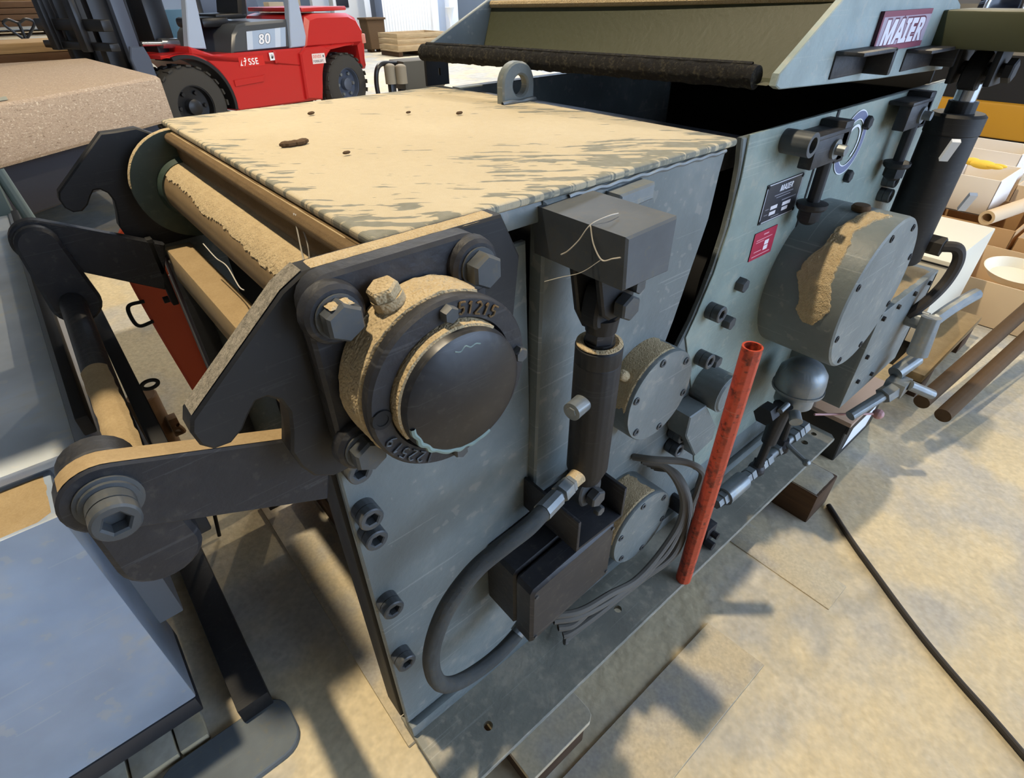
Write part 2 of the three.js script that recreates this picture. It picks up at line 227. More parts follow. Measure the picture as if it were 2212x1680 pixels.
part('weld_bead', tube([[.905, 1.284, -.543], [.93, 1.286, -.541], [.96, 1.284, -.543], [.99, 1.286, -.541], [1.012, 1.284, -.546]], .005, 40, 8), M.zinc, eye);
for (const [x, z, k] of [[.37, -.47, 1], [.52, -.73, .5], [.41, -.34, .35], [.76, -.51, .5], [.68, -.59, .3]]) part('wood_chip', [...Array(k === 1 ? 5 : 2)].map((_, i) => ball([x + (i - 2) * .008 * k, 1.287, z + .006 * (rnd() - .5)], .006 * (k + .3), 1.5, .7, .8, 6, 5)), M.rust, cover);
// roller pipe with its end discs, sawdust on its upper side
const ax = [.252, 1.153];
const pipe = P('roller_pipe', cyl([...ax, -.9], [...ax, .04], .056, .056, 48), std({ map: rep(T.dust, .5), color: 0xb0a596, roughness: .7 }));
part('dust_layer', dustShell(ax, .056, -.84, .02, (t) => 60, (t) => mix(142, 158, t), 9, .0014, 160, 30, 321), M.dust, pipe, { stuff: true, label: 'sawdust lying on the top of the pipe with a ragged edge' });
part('dust_thread', [tube([[.196, 1.11, -.6], [.198, 1.1, -.54], [.197, 1.108, -.46], [.194, 1.09, -.4], [.196, 1.09, -.385]], .0012, 40, 5), tube([[.24, 1.266, -.17], [.236, 1.25, -.16], [.228, 1.215, -.14], [.222, 1.2, -.12]], .0012, 30, 5), tube([[.24, 1.266, -.165], [.238, 1.24, -.14], [.232, 1.21, -.13]], .001, 30, 5)], M.thread, pipe, { label: 'strands of dusty cobweb' });
const disc = P('pipe_disc', [cyl([.254, 1.16, -.862], [.254, 1.16, -.84], .112, .112, 56), cyl([...ax, -.84], [...ax, -.82], .066, .06, 40)], std({ map: rep(T.green, .4), color: 0x7f9484, roughness: .5 }));
part('dust_layer', dustShell([.254, 1.16], .112, -.861, -.841, 80, 175, 3, .001, 4, 40, 331), M.dust, disc, { stuff: true });
// hook plates
const hook = [[.022, 1.176], [.134, 1.272], [.158, 1.285], [.405, 1.285], [.434, 1.225], [.412, 1.05], [.3, 1.022], [.135, 1.026], [.113, 1.04], [.102, 1.062], [.097, 1.088], [.104, 1.115], [.108, 1.14], [.103, 1.158], [.092, 1.168], [.081, 1.168], [.071, 1.157], [.06, 1.142], [.046, 1.132], [.03, 1.133], [.02, 1.144], [.017, 1.162]];
const hookFar = [...hook.slice(0, 2), [.16, 1.272], [.2, 1.274], [.262, 1.24], [.262, 1.03], ...hook.slice(7)];
for (const [z0, z1] of [[.03, .062], [-.932, -.9]]) { const h = P('hook_plate', ext(z0 > 0 ? hook : hookFar, z0, z1, .003), M.darker); if (z0 > 0) part('dust_layer', [...[[.024, 1.179, .134, 1.2735], [.134, 1.2735, .158, 1.2865]].map(([a, b, c, d]) => quad([a, b, z1 - .003], [c, d, z1 - .003], [c, d, z0 + .003], [a, b, z0 + .003]))], M.dustGrey, h, { stuff: true }); if (z0 > 0) part('dust_layer', [dustSheet(.165, .4, z0 + .002, z1 - .002, 1.285, .002, 30, 5, 341, .002)], M.dust, h, { stuff: true }); }
// bearing housing
const bc = [.257, 1.157];
const fl = P('bearing_flange', ext(roundRect(.142, .358, 1.062, 1.288, .03), .062, .09, .004), M.dark);
for (const [x, y] of [[.167, 1.252], [.335, 1.253], [.165, 1.085], [.335, 1.083]]) part('corner_boss', lathe([[.033, 0], [.031, .012], [.027, .016], [0, .016]], [x, y, .088], [0, 0, 1], 24), M.dark, fl);
const hs = P('bearing_housing', lathe([[.094, .088], [.1, .096], [.1, .136], [.099, .142], [.0, .142]], [...bc, 0], [0, 0, 1], 64), M.dark);
part('dust_layer', dustShell(bc, .1, .093, .14, (t) => mix(45, 60, t), (t) => mix(205, 212, t), 5, .003, 30, 110, 351), M.dust, hs, { stuff: true, label: 'thick grainy coat of sawdust on the housing' });
const capR = P('cap_ring', lathe([[.0, .14], [.1, .14], [.1015, .144], [.1015, .153], [.0985, .157], [.079, .157], [.0765, .153], [.0765, .148], [0, .148]], [...bc, 0], [0, 0, 1], 72), M.dark);
const capD = P('end_cap', lathe([[.0745, .147], [.0745, .168], [.0715, .178], [.063, .183], [0, .183]], [...bc, 0], [0, 0, 1], 72), std({ map: rep(T.dark, .25), color: 0x7e8086, roughness: .38 }));
part('chipped_edge', [tube([...Array(16)].map((_, i) => { const a = R(188 + i * 7), q = .0685 + .0015 * Math.sin(i * 2.7); return [bc[0] + q * Math.cos(a), bc[1] + q * Math.sin(a), .1785 + .0004 * Math.sin(i * 5)]; }), .0036, 90, 7), tube([...Array(6)].map((_, i) => { const a = R(72 + i * 6), q = .06 + .002 * Math.sin(i * 2.7); return [bc[0] + q * Math.cos(a), bc[1] + q * Math.sin(a), .1828]; }), .0008, 30, 5)], std({ color: 0x7c8f89, roughness: .7 }), capD, { label: 'chipped pale paint along the rim' });
part('dust_layer', dustShell(bc, .0745, .15, .17, 50, 205, 5, .0016, 16, 90, 361), M.dust, capD, { stuff: true });
for (const [a, b] of [[91, 1], [3, 1], [-92, 1], [180, 0]]) { const q = [bc[0] + .089 * Math.cos(R(a)), bc[1] + .089 * Math.sin(R(a)), .156]; if (b) P('cap_bolt', hexBolt(q, [0, 0, 1], .0095, .011), M.bolt); else P('bolt_hole', [lathe([[.006, 0], [.012, 0], [.011, .003], [.007, .003], [.006, 0]], q, [0, 0, 1], 20), cyl([q[0], q[1], .1565], [q[0], q[1], .158], .0066)], M.black); }
for (const [x, y, d] of [[.167, 1.252, 1], [.335, 1.253, 0], [.163, 1.085, 0], [.335, 1.085, 0]]) { const b = P('flange_bolt', [hexBolt([x, y, .106], [0, 0, 1], .0205, .019), cyl([x, y, .1], [x, y, .107], .023)], M.bolt); if (d) part('dust_layer', dustSheet(x - .012, x + .012, .107, .122, y + .0175, .002, 6, 6, 371, .002), M.dust, b, { stuff: true }); }
P('filler_plug', [cyl([.222, 1.243, .112], [.216, 1.262, .112], .017), hexBolt([.217, 1.258, .112], [-.3, .95, 0], .0165, .016)], M.dust);
{ // cast number on the ring, raised strokes
  const segs = { 1: [[.5, 0, .5, 1], [.5, 1, .25, .75]], 2: [[.1, .85, .5, 1], [.5, 1, .9, .75], [.9, .75, .1, 0], [.1, 0, .95, 0]], 5: [[.9, 1, .2, 1], [.2, 1, .15, .55], [.15, .55, .75, .6], [.75, .6, .85, .25], [.85, .25, .45, 0], [.45, 0, .1, .12]], 9: [[.8, .6, .45, .45], [.45, .45, .15, .7], [.15, .7, .5, 1], [.5, 1, .85, .75], [.85, .75, .75, .3], [.75, .3, .4, 0]] };
  const put = (str, r, a0, da, w, h) => [...str].flatMap((ch, i) => segs[ch].map(([x0, y0, x1, y1]) => { const at = (x, y) => { const a = R(a0 + i * da) - (x - .5) * w / r, rr = r + (y - .5) * h; return [bc[0] + rr * Math.cos(a), bc[1] + rr * Math.sin(a), .1585]; }; return cyl(at(x0, y0), at(x1, y1), .0011, .0011, 6); }));
  part('cast_number', put('122519', .0895, -118, -8.2, .0095, .013), M.bolt, capR, { label: 'raised cast number' });
  part('cast_number', put('51215', .0895, 80, -7, .0085, .013), M.dustBrown, capR, { label: 'raised cast characters caked with sawdust' });
}
// box bracket on the cover, upper eye, cylinder, lower bracket
const bb = P('cylinder_bracket', ext([[.507, 1.262], [.606, 1.266], [.606, 1.19], [.513, 1.19]], 0, .172, .003), M.bracketGrey);

part('dust_thread', [tube([[.552, 1.268, .118], [.53, 1.27, .12], [.507, 1.262, .112], [.5, 1.24, .1], [.496, 1.222, .085], [.498, 1.213, .072]], .0009, 40, 6), tube([[.507, 1.262, .112], [.503, 1.24, .124], [.503, 1.225, .14], [.504, 1.232, .156], [.506, 1.236, .166]], .001, 40, 6), tube([[.503, 1.226, .139], [.498, 1.2, .11], [.49, 1.185, .08], [.48, 1.175, .06]], .0005, 30, 5)], M.thread, bb, { label: 'pale strands of dusty cobweb' });
P('cover_lug', ext([[.64, 1.232], [.72, 1.236], [.72, 1.262], [.64, 1.258]], .018, .05, .003), M.zinc);
P('bracket_gusset', [ext([[.515, 1.19], [.6, 1.19], [.585, 1.1], [.55, 1.085], [.53, 1.12]], .07, .082, .003), ext([[.515, 1.19], [.6, 1.19], [.592, 1.13], [.575, 1.118], [.545, 1.118], [.53, 1.13]], .118, .13, .003)], M.darker);
const CX = .563, CZ = .1;
P('rod_eye', [ext(smooth([[CX - .028, 1.1], [CX - .032, 1.135], [CX - .02, 1.165], [CX + .02, 1.165], [CX + .032, 1.135], [CX + .028, 1.1]], 30), CZ - .016, CZ + .016, .004), cyl([CX, 1.085, CZ], [CX, 1.11, CZ], .024, .027)], M.darker);
P('clevis_pin', [cyl([CX, 1.14, CZ - .05], [CX, 1.14, CZ + .045], .013), hexBolt([CX, 1.14, CZ + .034], [0, 0, 1], .02, .018)], M.bolt);
for (const [x, y] of [[.585, 1.165], [.625, 1.165]]) P('bracket_bolt', hexBolt([x, y, x > .6 ? .02 : .13], [0, 0, 1], .0125, .016), M.bolt);
P('piston_rod', [cyl([CX, 1.05, CZ], [CX, 1.09, CZ], .0185), cyl([CX, 1.066, CZ], [CX, 1.084, CZ], .0235, .0235, 6)], M.steel);
const cylB = P('hydraulic_cylinder', lathe([[0, .765], [.026, .77], [.0365, .8], [.0375, .803], [.0375, 1.03], [.0368, 1.032], [.0375, 1.034], [.0375, 1.06], [.034, 1.064], [.024, 1.064], [.024, 1.07], [0, 1.07]], [CX, -.002, CZ], [0, 1, 0], 56), M.darker);
part('dust_ring', lathe([[.024, 1.0622], [.03, 1.066], [.036, 1.0635], [.0365, 1.062]], [CX, 0, CZ], [0, 1, 0], 48), M.dust, cylB, { stuff: true });
const pd = [-.985, 0, .17];
P('port_boss', [cyl([CX + pd[0] * .03, .965, CZ + pd[2] * .03], [CX + pd[0] * .066, .965, CZ + pd[2] * .066], .0155), cyl([CX + pd[0] * .064, .965, CZ + pd[2] * .064], [CX + pd[0] * .0685, .965, CZ + pd[2] * .0685], .009, .009, 6)], M.zinc);
const hd = [-.965, .1, .24], hp = (k) => [CX + hd[0] * k, .797 + hd[1] * k, CZ + hd[2] * k];
P('port_elbow', cyl(hp(.026), hp(.062), .0165, .0135), M.dust);
P('hose_fitting', [cyl(hp(.06), hp(.068), .0165, .0165, 6), cyl(hp(.07), hp(.096), .0175, .0175, 6), cyl(hp(.096), hp(.106), .0095), cyl(hp(.106), hp(.152), .0165, .0165, 10)], M.zinc);
P('hydraulic_hose', tube([hp(.148), hp(.19), [.335, .806, .142], [.285, .781, .132], [.235, .735, .126], [.204, .675, .122], [.188, .61, .12], [.19, .54, .118], [.208, .48, .112], [.245, .43, .104], [.3, .395, .096], [.35, .385, .092], [.405, .395, .088], [.46, .42, .08]], .0145, 160, 14), M.hose);
P('hose_end', cyl([.402, .396, .088], [.46, .42, .08], .016), M.zinc);
P('lower_eye', [ext(smooth([[CX - .022, .77], [CX - .03, .74], [CX - .018, .712], [CX + .018, .712], [CX + .03, .74], [CX + .022, .77]], 30), CZ - .016, CZ + .016, .003)], M.bolt);
P('lower_pin', [cyl([CX, .738, CZ - .04], [CX, .738, CZ + .034], .011), hexBolt([CX, .738, CZ + .02], [0, 0, 1], .019, .018), hexBolt([CX + .005, .705, CZ + .03], [0, 0, 1], .011, .012)], M.bolt);
P('lower_bracket', [box(.496, .504, .655, .735, .0, .15), box(.622, .63, .655, .735, .0, .15), box(.496, .63, .652, .66, .0, .15)], M.dark);
const jb = P('junction_box', ext([[.394, .44], [.394, .602], [.401, .612], [.613, .637], [.622, .63], [.622, .465]], .092, .142, .006), std({ map: rep(T.dark, .5), color: 0xb4b2b4, roughness: .5 }));
part('box_back', ext([[.397, .442], [.397, .601], [.404, .61], [.611, .635], [.62, .628], [.62, .467]], -.002, .088, .005), M.dark, jb);
for (const [x, y] of [[.405, .592], [.405, .455], [.612, .622], [.612, .48]]) part('screw', lathe([[0, 0], [.0045, 0], [.0042, .003], [0, .0032]], [x, y, .1415], [0, 0, 1], 12), M.bolt, jb);
// round bearing covers
for (const [x, y, z, r] of [[.8, .828, .08, .104], [.812, .418, .092, .107]]) {
  const c = P('bearing_cover', lathe([[r * 1.0, 0], [r, z - .008], [r * .995, z - .002], [r * .98, z], [0, z]], [x, y, 0], [0, 0, 1], 64), M.green);
  part('dust_layer', dustShell([x, y], r, .004, z - .006, 70, (t) => 185 - 10 * t, 5, .0016, 16, 50, 391 + Math.round(y * 10)), M.dust, c, { stuff: true });
  for (let i = 0; i < 6; i++) { const a = R(60 * i + 40); part('cover_screw', capScrew([x + r * .86 * Math.cos(a), y + r * .86 * Math.sin(a), z - .004], .0085, .007), M.bolt, c); }
  const a = R(140); P('grease_plug', [cyl([x + r * .97 * Math.cos(a), y + r * .97 * Math.sin(a), z * .55], [x + (r + .014) * Math.cos(a), y + (r + .014) * Math.sin(a), z * .55], .011), ball([x + (r + .014) * Math.cos(a), y + (r + .014) * Math.sin(a), z * .55], .011)], M.dust);
}
for (const [y, s] of [[.984, 1], [.889, 1.05], [.841, 1], [.655, 1.05], [.475, 1.05]]) P('cap_screw', capScrew([.178, y - .006, 0], .0185 * s, .03), M.bolt);
for (const [x, y, k] of [[1.17, .936, 0], [1.06, .905, 1], [1.152, .842, 0], [1.06, .778, 1], [1.135, .735, 0], [1.014, .566, 1], [1.013, .518, 1], [1.92, 1.04, 1], [1.925, .995, 1]]) P(k ? 'cap_screw' : 'hex_bolt', k ? capScrew([x, y, .003], .02, .036) : hexBolt([x, y, .004], [0, 0, 1], .018, .02), M.bolt);
for (const [x, y] of [[1.616, 1.23], [1.61, 1.104], [1.95, 1.15]]) P('square_bolt', hexBolt([x, y, .004], [0, 0, 1], .016, .014), M.darker);
P('shaft_stub', [cyl([1.115, .675, 0], [1.115, .675, .075], .052, .052, 40), cyl([1.115, .675, .075], [1.115, .675, .08], .049, .045, 40)], M.green);
P('stop_block', ext([[.985, .66], [1.055, .66], [1.14, .545], [1.14, .5], [1.06, .485], [.985, .6]], .0, .06, .003), M.green);
// nameplates and emblem
const face = (x0, x1, y0, y1, z) => quad([x0, y0, z], [x1, y0, z], [x1, y1, z], [x0, y1, z]);
const np = P('name_plate', box(1.187, 1.347, 1.072, 1.159, .004, .006, .001), M.black);
part('name_plate_print', face(1.187, 1.347, 1.072, 1.159, .0064), std({ map: canvasTex(640, 348, (g, w, h) => {
  g.fillStyle = '#2c2c33'; g.fillRect(0, 0, w, h); g.strokeStyle = '#c9cdd4'; g.lineWidth = 9; g.strokeRect(9, 9, w - 18, h - 18); g.fillStyle = '#e8eaf0'; g.font = 'italic bold 74px sans-serif'; g.textAlign = 'center'; g.fillText('MAIER', w * .55, 96);
  g.fillStyle = '#84848c'; g.fillRect(170, 118, 330, 10); g.fillRect(210, 142, 250, 8); g.fillRect(330, 182, 260, 12); g.fillStyle = '#d9d6da'; for (const [x, y, a] of [[150, 210, 120], [360, 214, 150], [150, 262, 110], [370, 262, 110]]) g.fillRect(x, y, a, 34); g.fillStyle = '#77777f'; g.fillRect(60, 222, 60, 10); g.fillRect(60, 272, 60, 10); g.fillRect(200, 312, 140, 10); }), roughness: .4 }), np, { keepUV: true, label: 'dark engraved plate face with white lettering' });
for (const [x, y] of [[1.192, 1.154], [1.342, 1.154], [1.342, 1.077], [1.192, 1.077]]) part('rivet', ball([x, y, .006], .0045, 1, 1, .6, 12, 8), M.black, np);
const rp = P('warning_plate', box(1.187, 1.287, .985, 1.052, .004, .0055, .0007), M.black);
part('warning_plate_print', face(1.187, 1.287, .985, 1.052, .006), std({ map: canvasTex(400, 268, (g, w, h) => { g.fillStyle = '#b03048'; g.fillRect(0, 0, w, h); g.fillStyle = '#e0a0a8'; g.fillRect(170, 34, 90, 14); g.fillRect(60, 78, 280, 8); g.fillRect(60, 100, 140, 7); g.fillRect(60, 190, 130, 10); g.fillRect(40, 232, 320, 10); g.fillStyle = '#efe6ea'; g.fillRect(222, 112, 76, 44); g.fillRect(222, 164, 76, 44); }), roughness: .4 }), rp, { keepUV: true, label: 'red warning plate face with white boxes' });
P('emblem', [new THREE.RingGeometry(.052, .074, 64).translate(1.565, 1.19, .0062), new THREE.RingGeometry(.036, .042, 48, 1, R(-60), R(190)).translate(1.565, 1.19, .0062)], M.white);
P('emblem_print', [new THREE.RingGeometry(.0545, .0715, 64).translate(1.565, 1.19, .0066)], std({ color: 0x6c7392, roughness: .5 }));
P('plate_slot', [box(1.392, 1.4, .93, 1.24, .003, .006, .001), box(1.43, 1.442, 1.25, 1.277, .003, .006, .001)], M.black);
// swing-bolt clamps on the rear plate
for (const [x, y, k] of [[1.31, 1.225, 1], [1.8, 1.235, .95]]) {
  const c = P('clamp_block', [box(x - .07 * k, x + .075 * k, y - .035, y + .03, .03, .06), box(x + .045 * k, x + .085 * k, y - .04, y + .045, .004, .06), box(x - .075 * k, x + .07 * k, y + .022, y + .032, .004, .062)], M.dark);
  part('clamp_pin', [cyl([x + .02, y - .005, .05], [x + .02, y - .005, .085], .011), cyl([x + .02, y - .005, .06], [x + .02, y - .005, .066], .02)], M.zinc, c);
  part('swing_bolt', [cyl([x + .035, y - .005, .045], [x + .035, y - .13, .045], .014), lathe([[0, 0], [.03, 0], [.034, .006], [.034, .014], [.02, .018], [0, .018]], [x + .035, y - .14, .045], [0, 1, 0], 28), cyl([x + .035, y - .165, .045], [x + .035, y - .138, .045], .026, .026, 6), ball([x + .035, y - .165, .045], .02, 1, .6, 1)], M.darker, c);
  if (k === 1) P('pipe_stub', [lathe([[.014, .0], [.024, 0], [.024, .06], [.015, .06], [.014, .03]], [x - .1, y + .02, .004], [0, 0, 1], 28)], M.bolt);
}
// large drum with sawdust
const drum = P('drive_drum', lathe([[.2, 0], [.2, .188], [.198, .196], [.193, .2], [0, .2]], [1.515, .862, .0], [0, 0, 1], 80), M.green);
{ const pos = [], idx = [], na = 90, nw = 24, ctr = [[92, .145, .03], [105, .128, .022], [120, .112, .022], [135, .115, .028], [148, .108, .04], [158, .108, .042], [172, .132, .04], [182, .132, .034], [190, .134, .012]];
  for (let j = 0; j <= na; j++) { const t = j / na * (ctr.length - 1.001), k = Math.floor(t), f = t - k, [a0, c0, h0] = ctr[k], [a1, c1, h1] = ctr[k + 1], e = (q) => .008 * (fbm(j / na, q, 24, 2, 401, 4) - .5) * 2; for (let i = 0; i <= nw; i++) { const ed = i === 0 || i === nw || j === 0 || j === na, z = mix(mix(c0, c1, f) - mix(h0, h1, f) + e(.1), mix(c0, c1, f) + mix(h0, h1, f) + e(.7), i / nw), aa = R(mix(a0, a1, f)), rr = .2 + (ed ? -.001 : .001 + .0045 * fbm(j / na, i / nw, 40, 12, 403, 3)); pos.push(1.515 + rr * Math.cos(aa), .862 + rr * Math.sin(aa), z); } }
  for (let j = 0; j < na; j++) for (let i = 0; i < nw; i++) { const k = j * (nw + 1) + i; idx.push(k, k + 1, k + nw + 1, k + 1, k + nw + 2, k + nw + 1); }
  const g = new THREE.BufferGeometry(); g.setAttribute('position', new THREE.Float32BufferAttribute(pos, 3)); g.setIndex(idx); g.computeVertexNormals(); g.setAttribute('uv', new THREE.Float32BufferAttribute(new Float32Array(pos.length / 3 * 2), 2));
  part('dust_layer', g, M.dust, drum, { stuff: true, label: 'streak of sawdust running down the drum' }); }
for (let i = 0; i < 8; i++) { const a = R(45 * i + 20); part('drum_screw', capScrew([1.515 + .178 * Math.cos(a), .862 + .178 * Math.sin(a), .197], .009, .006), M.darker, drum); }
part('drum_plug', [lathe([[0, 0], [.02, 0], [.022, .008], [.018, .014], [0, .016]], [1.5, 1.061, .1], [0, 1, 0], 20)], M.rust, drum);
// rear hydraulic cylinder
const C2 = [1.99, .1];
P('hydraulic_cylinder', lathe([[0, .8], [.06, .8], [.066, .81], [.066, 1.17], [.068, 1.172], [.068, 1.215], [.06, 1.222], [.035, 1.222], [.035, 1.25], [0, 1.25]], [C2[0], 0, C2[1]], [0, 1, 0], 48), M.darker);
P('piston_rod', cyl([C2[0], 1.24, C2[1]], [C2[0], 1.3, C2[1]], .026), M.chrome);
P('rod_eye', [ext(smooth([[C2[0] - .04, 1.28], [C2[0] - .045, 1.325], [C2[0], 1.365], [C2[0] + .045, 1.325], [C2[0] + .04, 1.28]], 30), C2[1] - .022, C2[1] + .022, .004), cyl([C2[0], 1.325, C2[1] - .06], [C2[0], 1.325, C2[1] + .07], .016), hexBolt([C2[0], 1.325, C2[1] + .06], [0, 0, 1], .028, .02), box(C2[0] - .05, C2[0] + .05, 1.29, 1.39, C2[1] - .05, C2[1] - .035), box(C2[0] - .05, C2[0] + .05, 1.29, 1.39, C2[1] + .035, C2[1] + .05)], M.darker);
P('cylinder_bracket', box(1.88, 2.1, 1.372, 1.452, -.0, .22, .006), std({ color: 0x42452c, roughness: .6 }));
P('cylinder_port', [cyl([2.02, .86, .15], [2.02, .86, .2], .03, .03, 6), tube([[2.02, .86, .19], [2.04, .86, .23], [2.05, .83, .245], [2.04, .76, .245], [2.0, .7, .23], [1.98, .64, .2]], .017, 60, 10)], M.cableBlack);
for (const [x, y, z] of [[1.84, 1.155, .15], [2.05, .99, .2]]) P('white_strap', new THREE.BoxGeometry(.012, .06, .02).rotateZ(.5).rotateY(.6).translate(x, y, z), M.white);
// tilting hood with sign, felt roll and back wall
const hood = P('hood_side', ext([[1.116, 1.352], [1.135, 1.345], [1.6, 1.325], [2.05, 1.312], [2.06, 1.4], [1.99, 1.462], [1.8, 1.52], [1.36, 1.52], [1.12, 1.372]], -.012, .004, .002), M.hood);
part('hood_side', ext([[.965, 1.375], [1.16, 1.34], [2.05, 1.312], [1.99, 1.5], [1.19, 1.478]], -.96, -.945, .002), M.green, hood, { label: 'far side panel of the hood' });
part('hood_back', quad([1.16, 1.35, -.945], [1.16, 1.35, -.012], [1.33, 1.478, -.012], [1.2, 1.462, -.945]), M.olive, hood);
part('hood_rim', [tube([[1.2, 1.468, -.945], [1.265, 1.475, -.48], [1.335, 1.484, -.012]], .009, 20, 8)], M.dust, hood, { label: 'sawdust covered top rim' });
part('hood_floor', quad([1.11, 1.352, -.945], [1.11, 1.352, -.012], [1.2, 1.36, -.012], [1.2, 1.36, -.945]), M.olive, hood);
part('felt_roll', [...Array(1)].map(() => { const g = new THREE.CylinderGeometry(.02, .02, .905, 20, 220).rotateX(Math.PI / 2), p = g.attributes.position; for (let i = 0; i < p.count; i++) { const z = p.getZ(i), a = Math.atan2(p.getY(i), p.getX(i)), k = 1 + .28 * (fbm(z * .9 + .5, (a / 6.283 + 1) % 1, 90, 8, 411, 3) - .5); p.setXY(i, p.getX(i) * k, p.getY(i) * k); } const sk = new THREE.Matrix4().makeShear(0, 0, 0, 0, .178, .0); g.applyMatrix4(sk); g.computeVertexNormals(); return g.translate(1.034, 1.364, -.49); }), M.rubber, hood, { label: 'fuzzy black felt sealing roll' });
part('dust_layer', [tube([[.957, 1.3825, -.93], [1.0, 1.383, -.7], [1.034, 1.3825, -.49], [1.075, 1.3825, -.26], [1.113, 1.3825, -.05]], .006, 60, 6)], M.rubber, hood, { stuff: true });
part('hood_bottom', [quad([1.16, 1.35, -.945], [2.05, 1.318, -.945], [2.05, 1.318, -.012], [1.16, 1.35, -.012])], M.black, hood); part('hood_shade_skirt', box(2.075, 2.085, 1.2, 1.32, -.94, -.02, .002), M.black, hood);  // added closing sheets, black so the space under the hood reads as shade
part('hood_angle', [box(1.33, 1.5, 1.345, 1.395, .002, .008), box(1.33, 1.5, 1.388, 1.396, .002, .06), box(1.485, 1.5, 1.345, 1.396, .002, .06)], M.dark, hood);
part('hood_angle', [box(1.72, 1.93, 1.33, 1.378, .002, .008), box(1.72, 1.93, 1.37, 1.378, .002, .06), box(1.915, 1.93, 1.33, 1.378, .002, .06)], M.dark, hood);
const sg = part('sign_board', box(1.492, 1.775, 1.383, 1.458, .004, .012, .001), std({ color: 0x4a2030, roughness: .5 }), hood);
part('sign_print', face(1.492, 1.775, 1.383, 1.458, .0125), std({ map: canvasTex(900, 240, (g, w, h) => { g.fillStyle = '#b3a6b6'; g.fillRect(0, 0, w, h); g.fillStyle = '#8a4a5c'; g.fillRect(0, 0, w, 34); g.fillRect(0, h - 36, w, 36); g.fillRect(0, 0, 26, h); g.fillStyle = '#5a2434'; g.save(); g.translate(70, 196); g.transform(1, 0, -.12, 1, 0, 0); g.font = 'bold 196px sans-serif'; g.fillStyle = '#e8e6f0'; g.lineWidth = 14; g.strokeStyle = '#6a3046'; g.scale(1.22, 1); g.lineWidth = 30; g.strokeText('MAIER', 0, 0); g.lineWidth = 10; g.strokeStyle = '#e8e6f0'; g.strokeText('MAIER', 0, 0); g.fillText('MAIER', 0, 0); g.restore(); g.fillStyle = '#8a4a5c'; g.fillRect(0, 0, w, 30); g.fillRect(0, h - 32, w, 32); }), roughness: .4 }), sg, { keepUV: true, label: 'faded red sign with white block letters' });
P('hood_post', [ext([[.958, 1.28], [1.035, 1.28], [1.035, 1.36], [.958, 1.36]], -.955, -.945, .001, [[[1.0, 1.305], [1.006, 1.305], [1.006, 1.322], [1.0, 1.322]]])], M.black);
// cross beam, stop bars
P('cross_beam', box(.16, .215, .955, 1.035, -.86, -.02, .004), M.beam);
P('stop_bar', [box(.132, .146, .89, 1.055, -.9, -.872), cyl([.13, .905, -.886], [.118, .905, -.886], .008)], M.black);
// rear end: bracket, handle, filter bowl, pipework along the flange
const eb = P('end_bracket', [box(1.66, 2.12, .42, .75, .185, .2), box(1.66, 2.12, .745, .757, .06, .2), box(2.1, 2.12, .42, .75, .0, .2), box(1.66, 1.675, .42, .745, .0, .19)], M.green);
for (const [x, y] of [[1.69, .735], [1.8, .735], [1.93, .735], [2.06, .73], [1.7, .6], [1.72, .5], [1.85, .47], [2.04, .6]]) part('bracket_bolt', hexBolt([x, y, .2], [0, 0, 1], .008, .008), M.darker, eb);
part('dust_layer', dustSheet(1.69, 2.1, .07, .19, .757, .002, 20, 8, 431, .01), M.dustFlat, eb, { stuff: true });
P('crank_handle', [cyl([2.0, .63, .2], [2.0, .63, .25], .03), cyl([1.98, .66, .262], [1.97, .53, .275], .027, .03), tube([[1.985, .63, .262], [2.06, .66, .28], [2.15, .68, .3], [2.2, .685, .31]], .02, 30, 10)], M.zinc);
P('filter_bowl', [lathe([[.062, 0], [.07, .004], [.07, .03], [.066, .06], [.05, .082], [.025, .092], [0, .094]], [1.5, .53, .11], [0, 1, 0], 40), lathe([[.055, -.05], [.055, 0], [.0, 0]], [1.5, .53, .11], [0, 1, 0], 32)], M.zinc);
P('filter_clip', [lathe([[.0715, .0], [.0735, 0], [.0735, .008], [.0715, .008]], [1.5, .53, .11], [0, 1, 0], 32), cyl([1.4, .53, .13], [1.36, .525, .13], .008), cyl([1.42, .5, .15], [1.395, .49, .17], .016, .018), box(1.53, 1.61, .47, .53, .12, .125)], M.zinc);
P('oil_pipe', [cyl([1.43, .5, .11], [1.42, .36, .11], .028, .022), cyl([1.42, .37, .11], [1.415, .22, .105], .013), cyl([1.56, .46, .1], [1.58, .24, .1], .012), cyl([1.33, .505, .1], [1.37, .505, .1], .03, .03, 6)], M.darker);
for (const [a, b, r, s] of [[1.19, 1.215, .018, 6], [1.215, 1.235, .023, 6], [1.235, 1.34, .03, 24], [1.34, 1.37, .021, 6], [1.372, 1.395, .023, 6], [1.395, 1.44, .016, 16], [1.44, 1.465, .022, 6], [1.47, 1.5, .023, 6], [1.5, 1.545, .015, 16], [1.545, 1.575, .022, 6], [1.58, 1.61, .022, 6], [1.61, 1.65, .015, 16], [1.65, 1.68, .023, 6], [1.685, 1.71, .025, 6], [1.715, 1.75, .025, 6]]) P('pipe_fitting', cyl([a, .235, .1], [b, .235, .1], r, r, s), M.zinc);
for (const [x, q] of [[1.42, 1], [1.58, 0]]) P('pipe_tee', [ball([x, .237, .103], .026), cyl([x, .24, .103], [x, .275, .104], .018, .018, 6)], M.dark);
P('valve_lever', [cyl([1.6, .255, .09], [1.6, .282, .09], .014), tube([[1.6, .275, .085], [1.585, .262, .11], [1.57, .24, .19]], .008, 20, 8), ball([1.57, .238, .196], .013)], M.zinc);
P('valve_lever', [cyl([1.66, .36, .14], [1.86, .33, .26], .004), ball([1.87, .329, .268], .018)], M.pink);
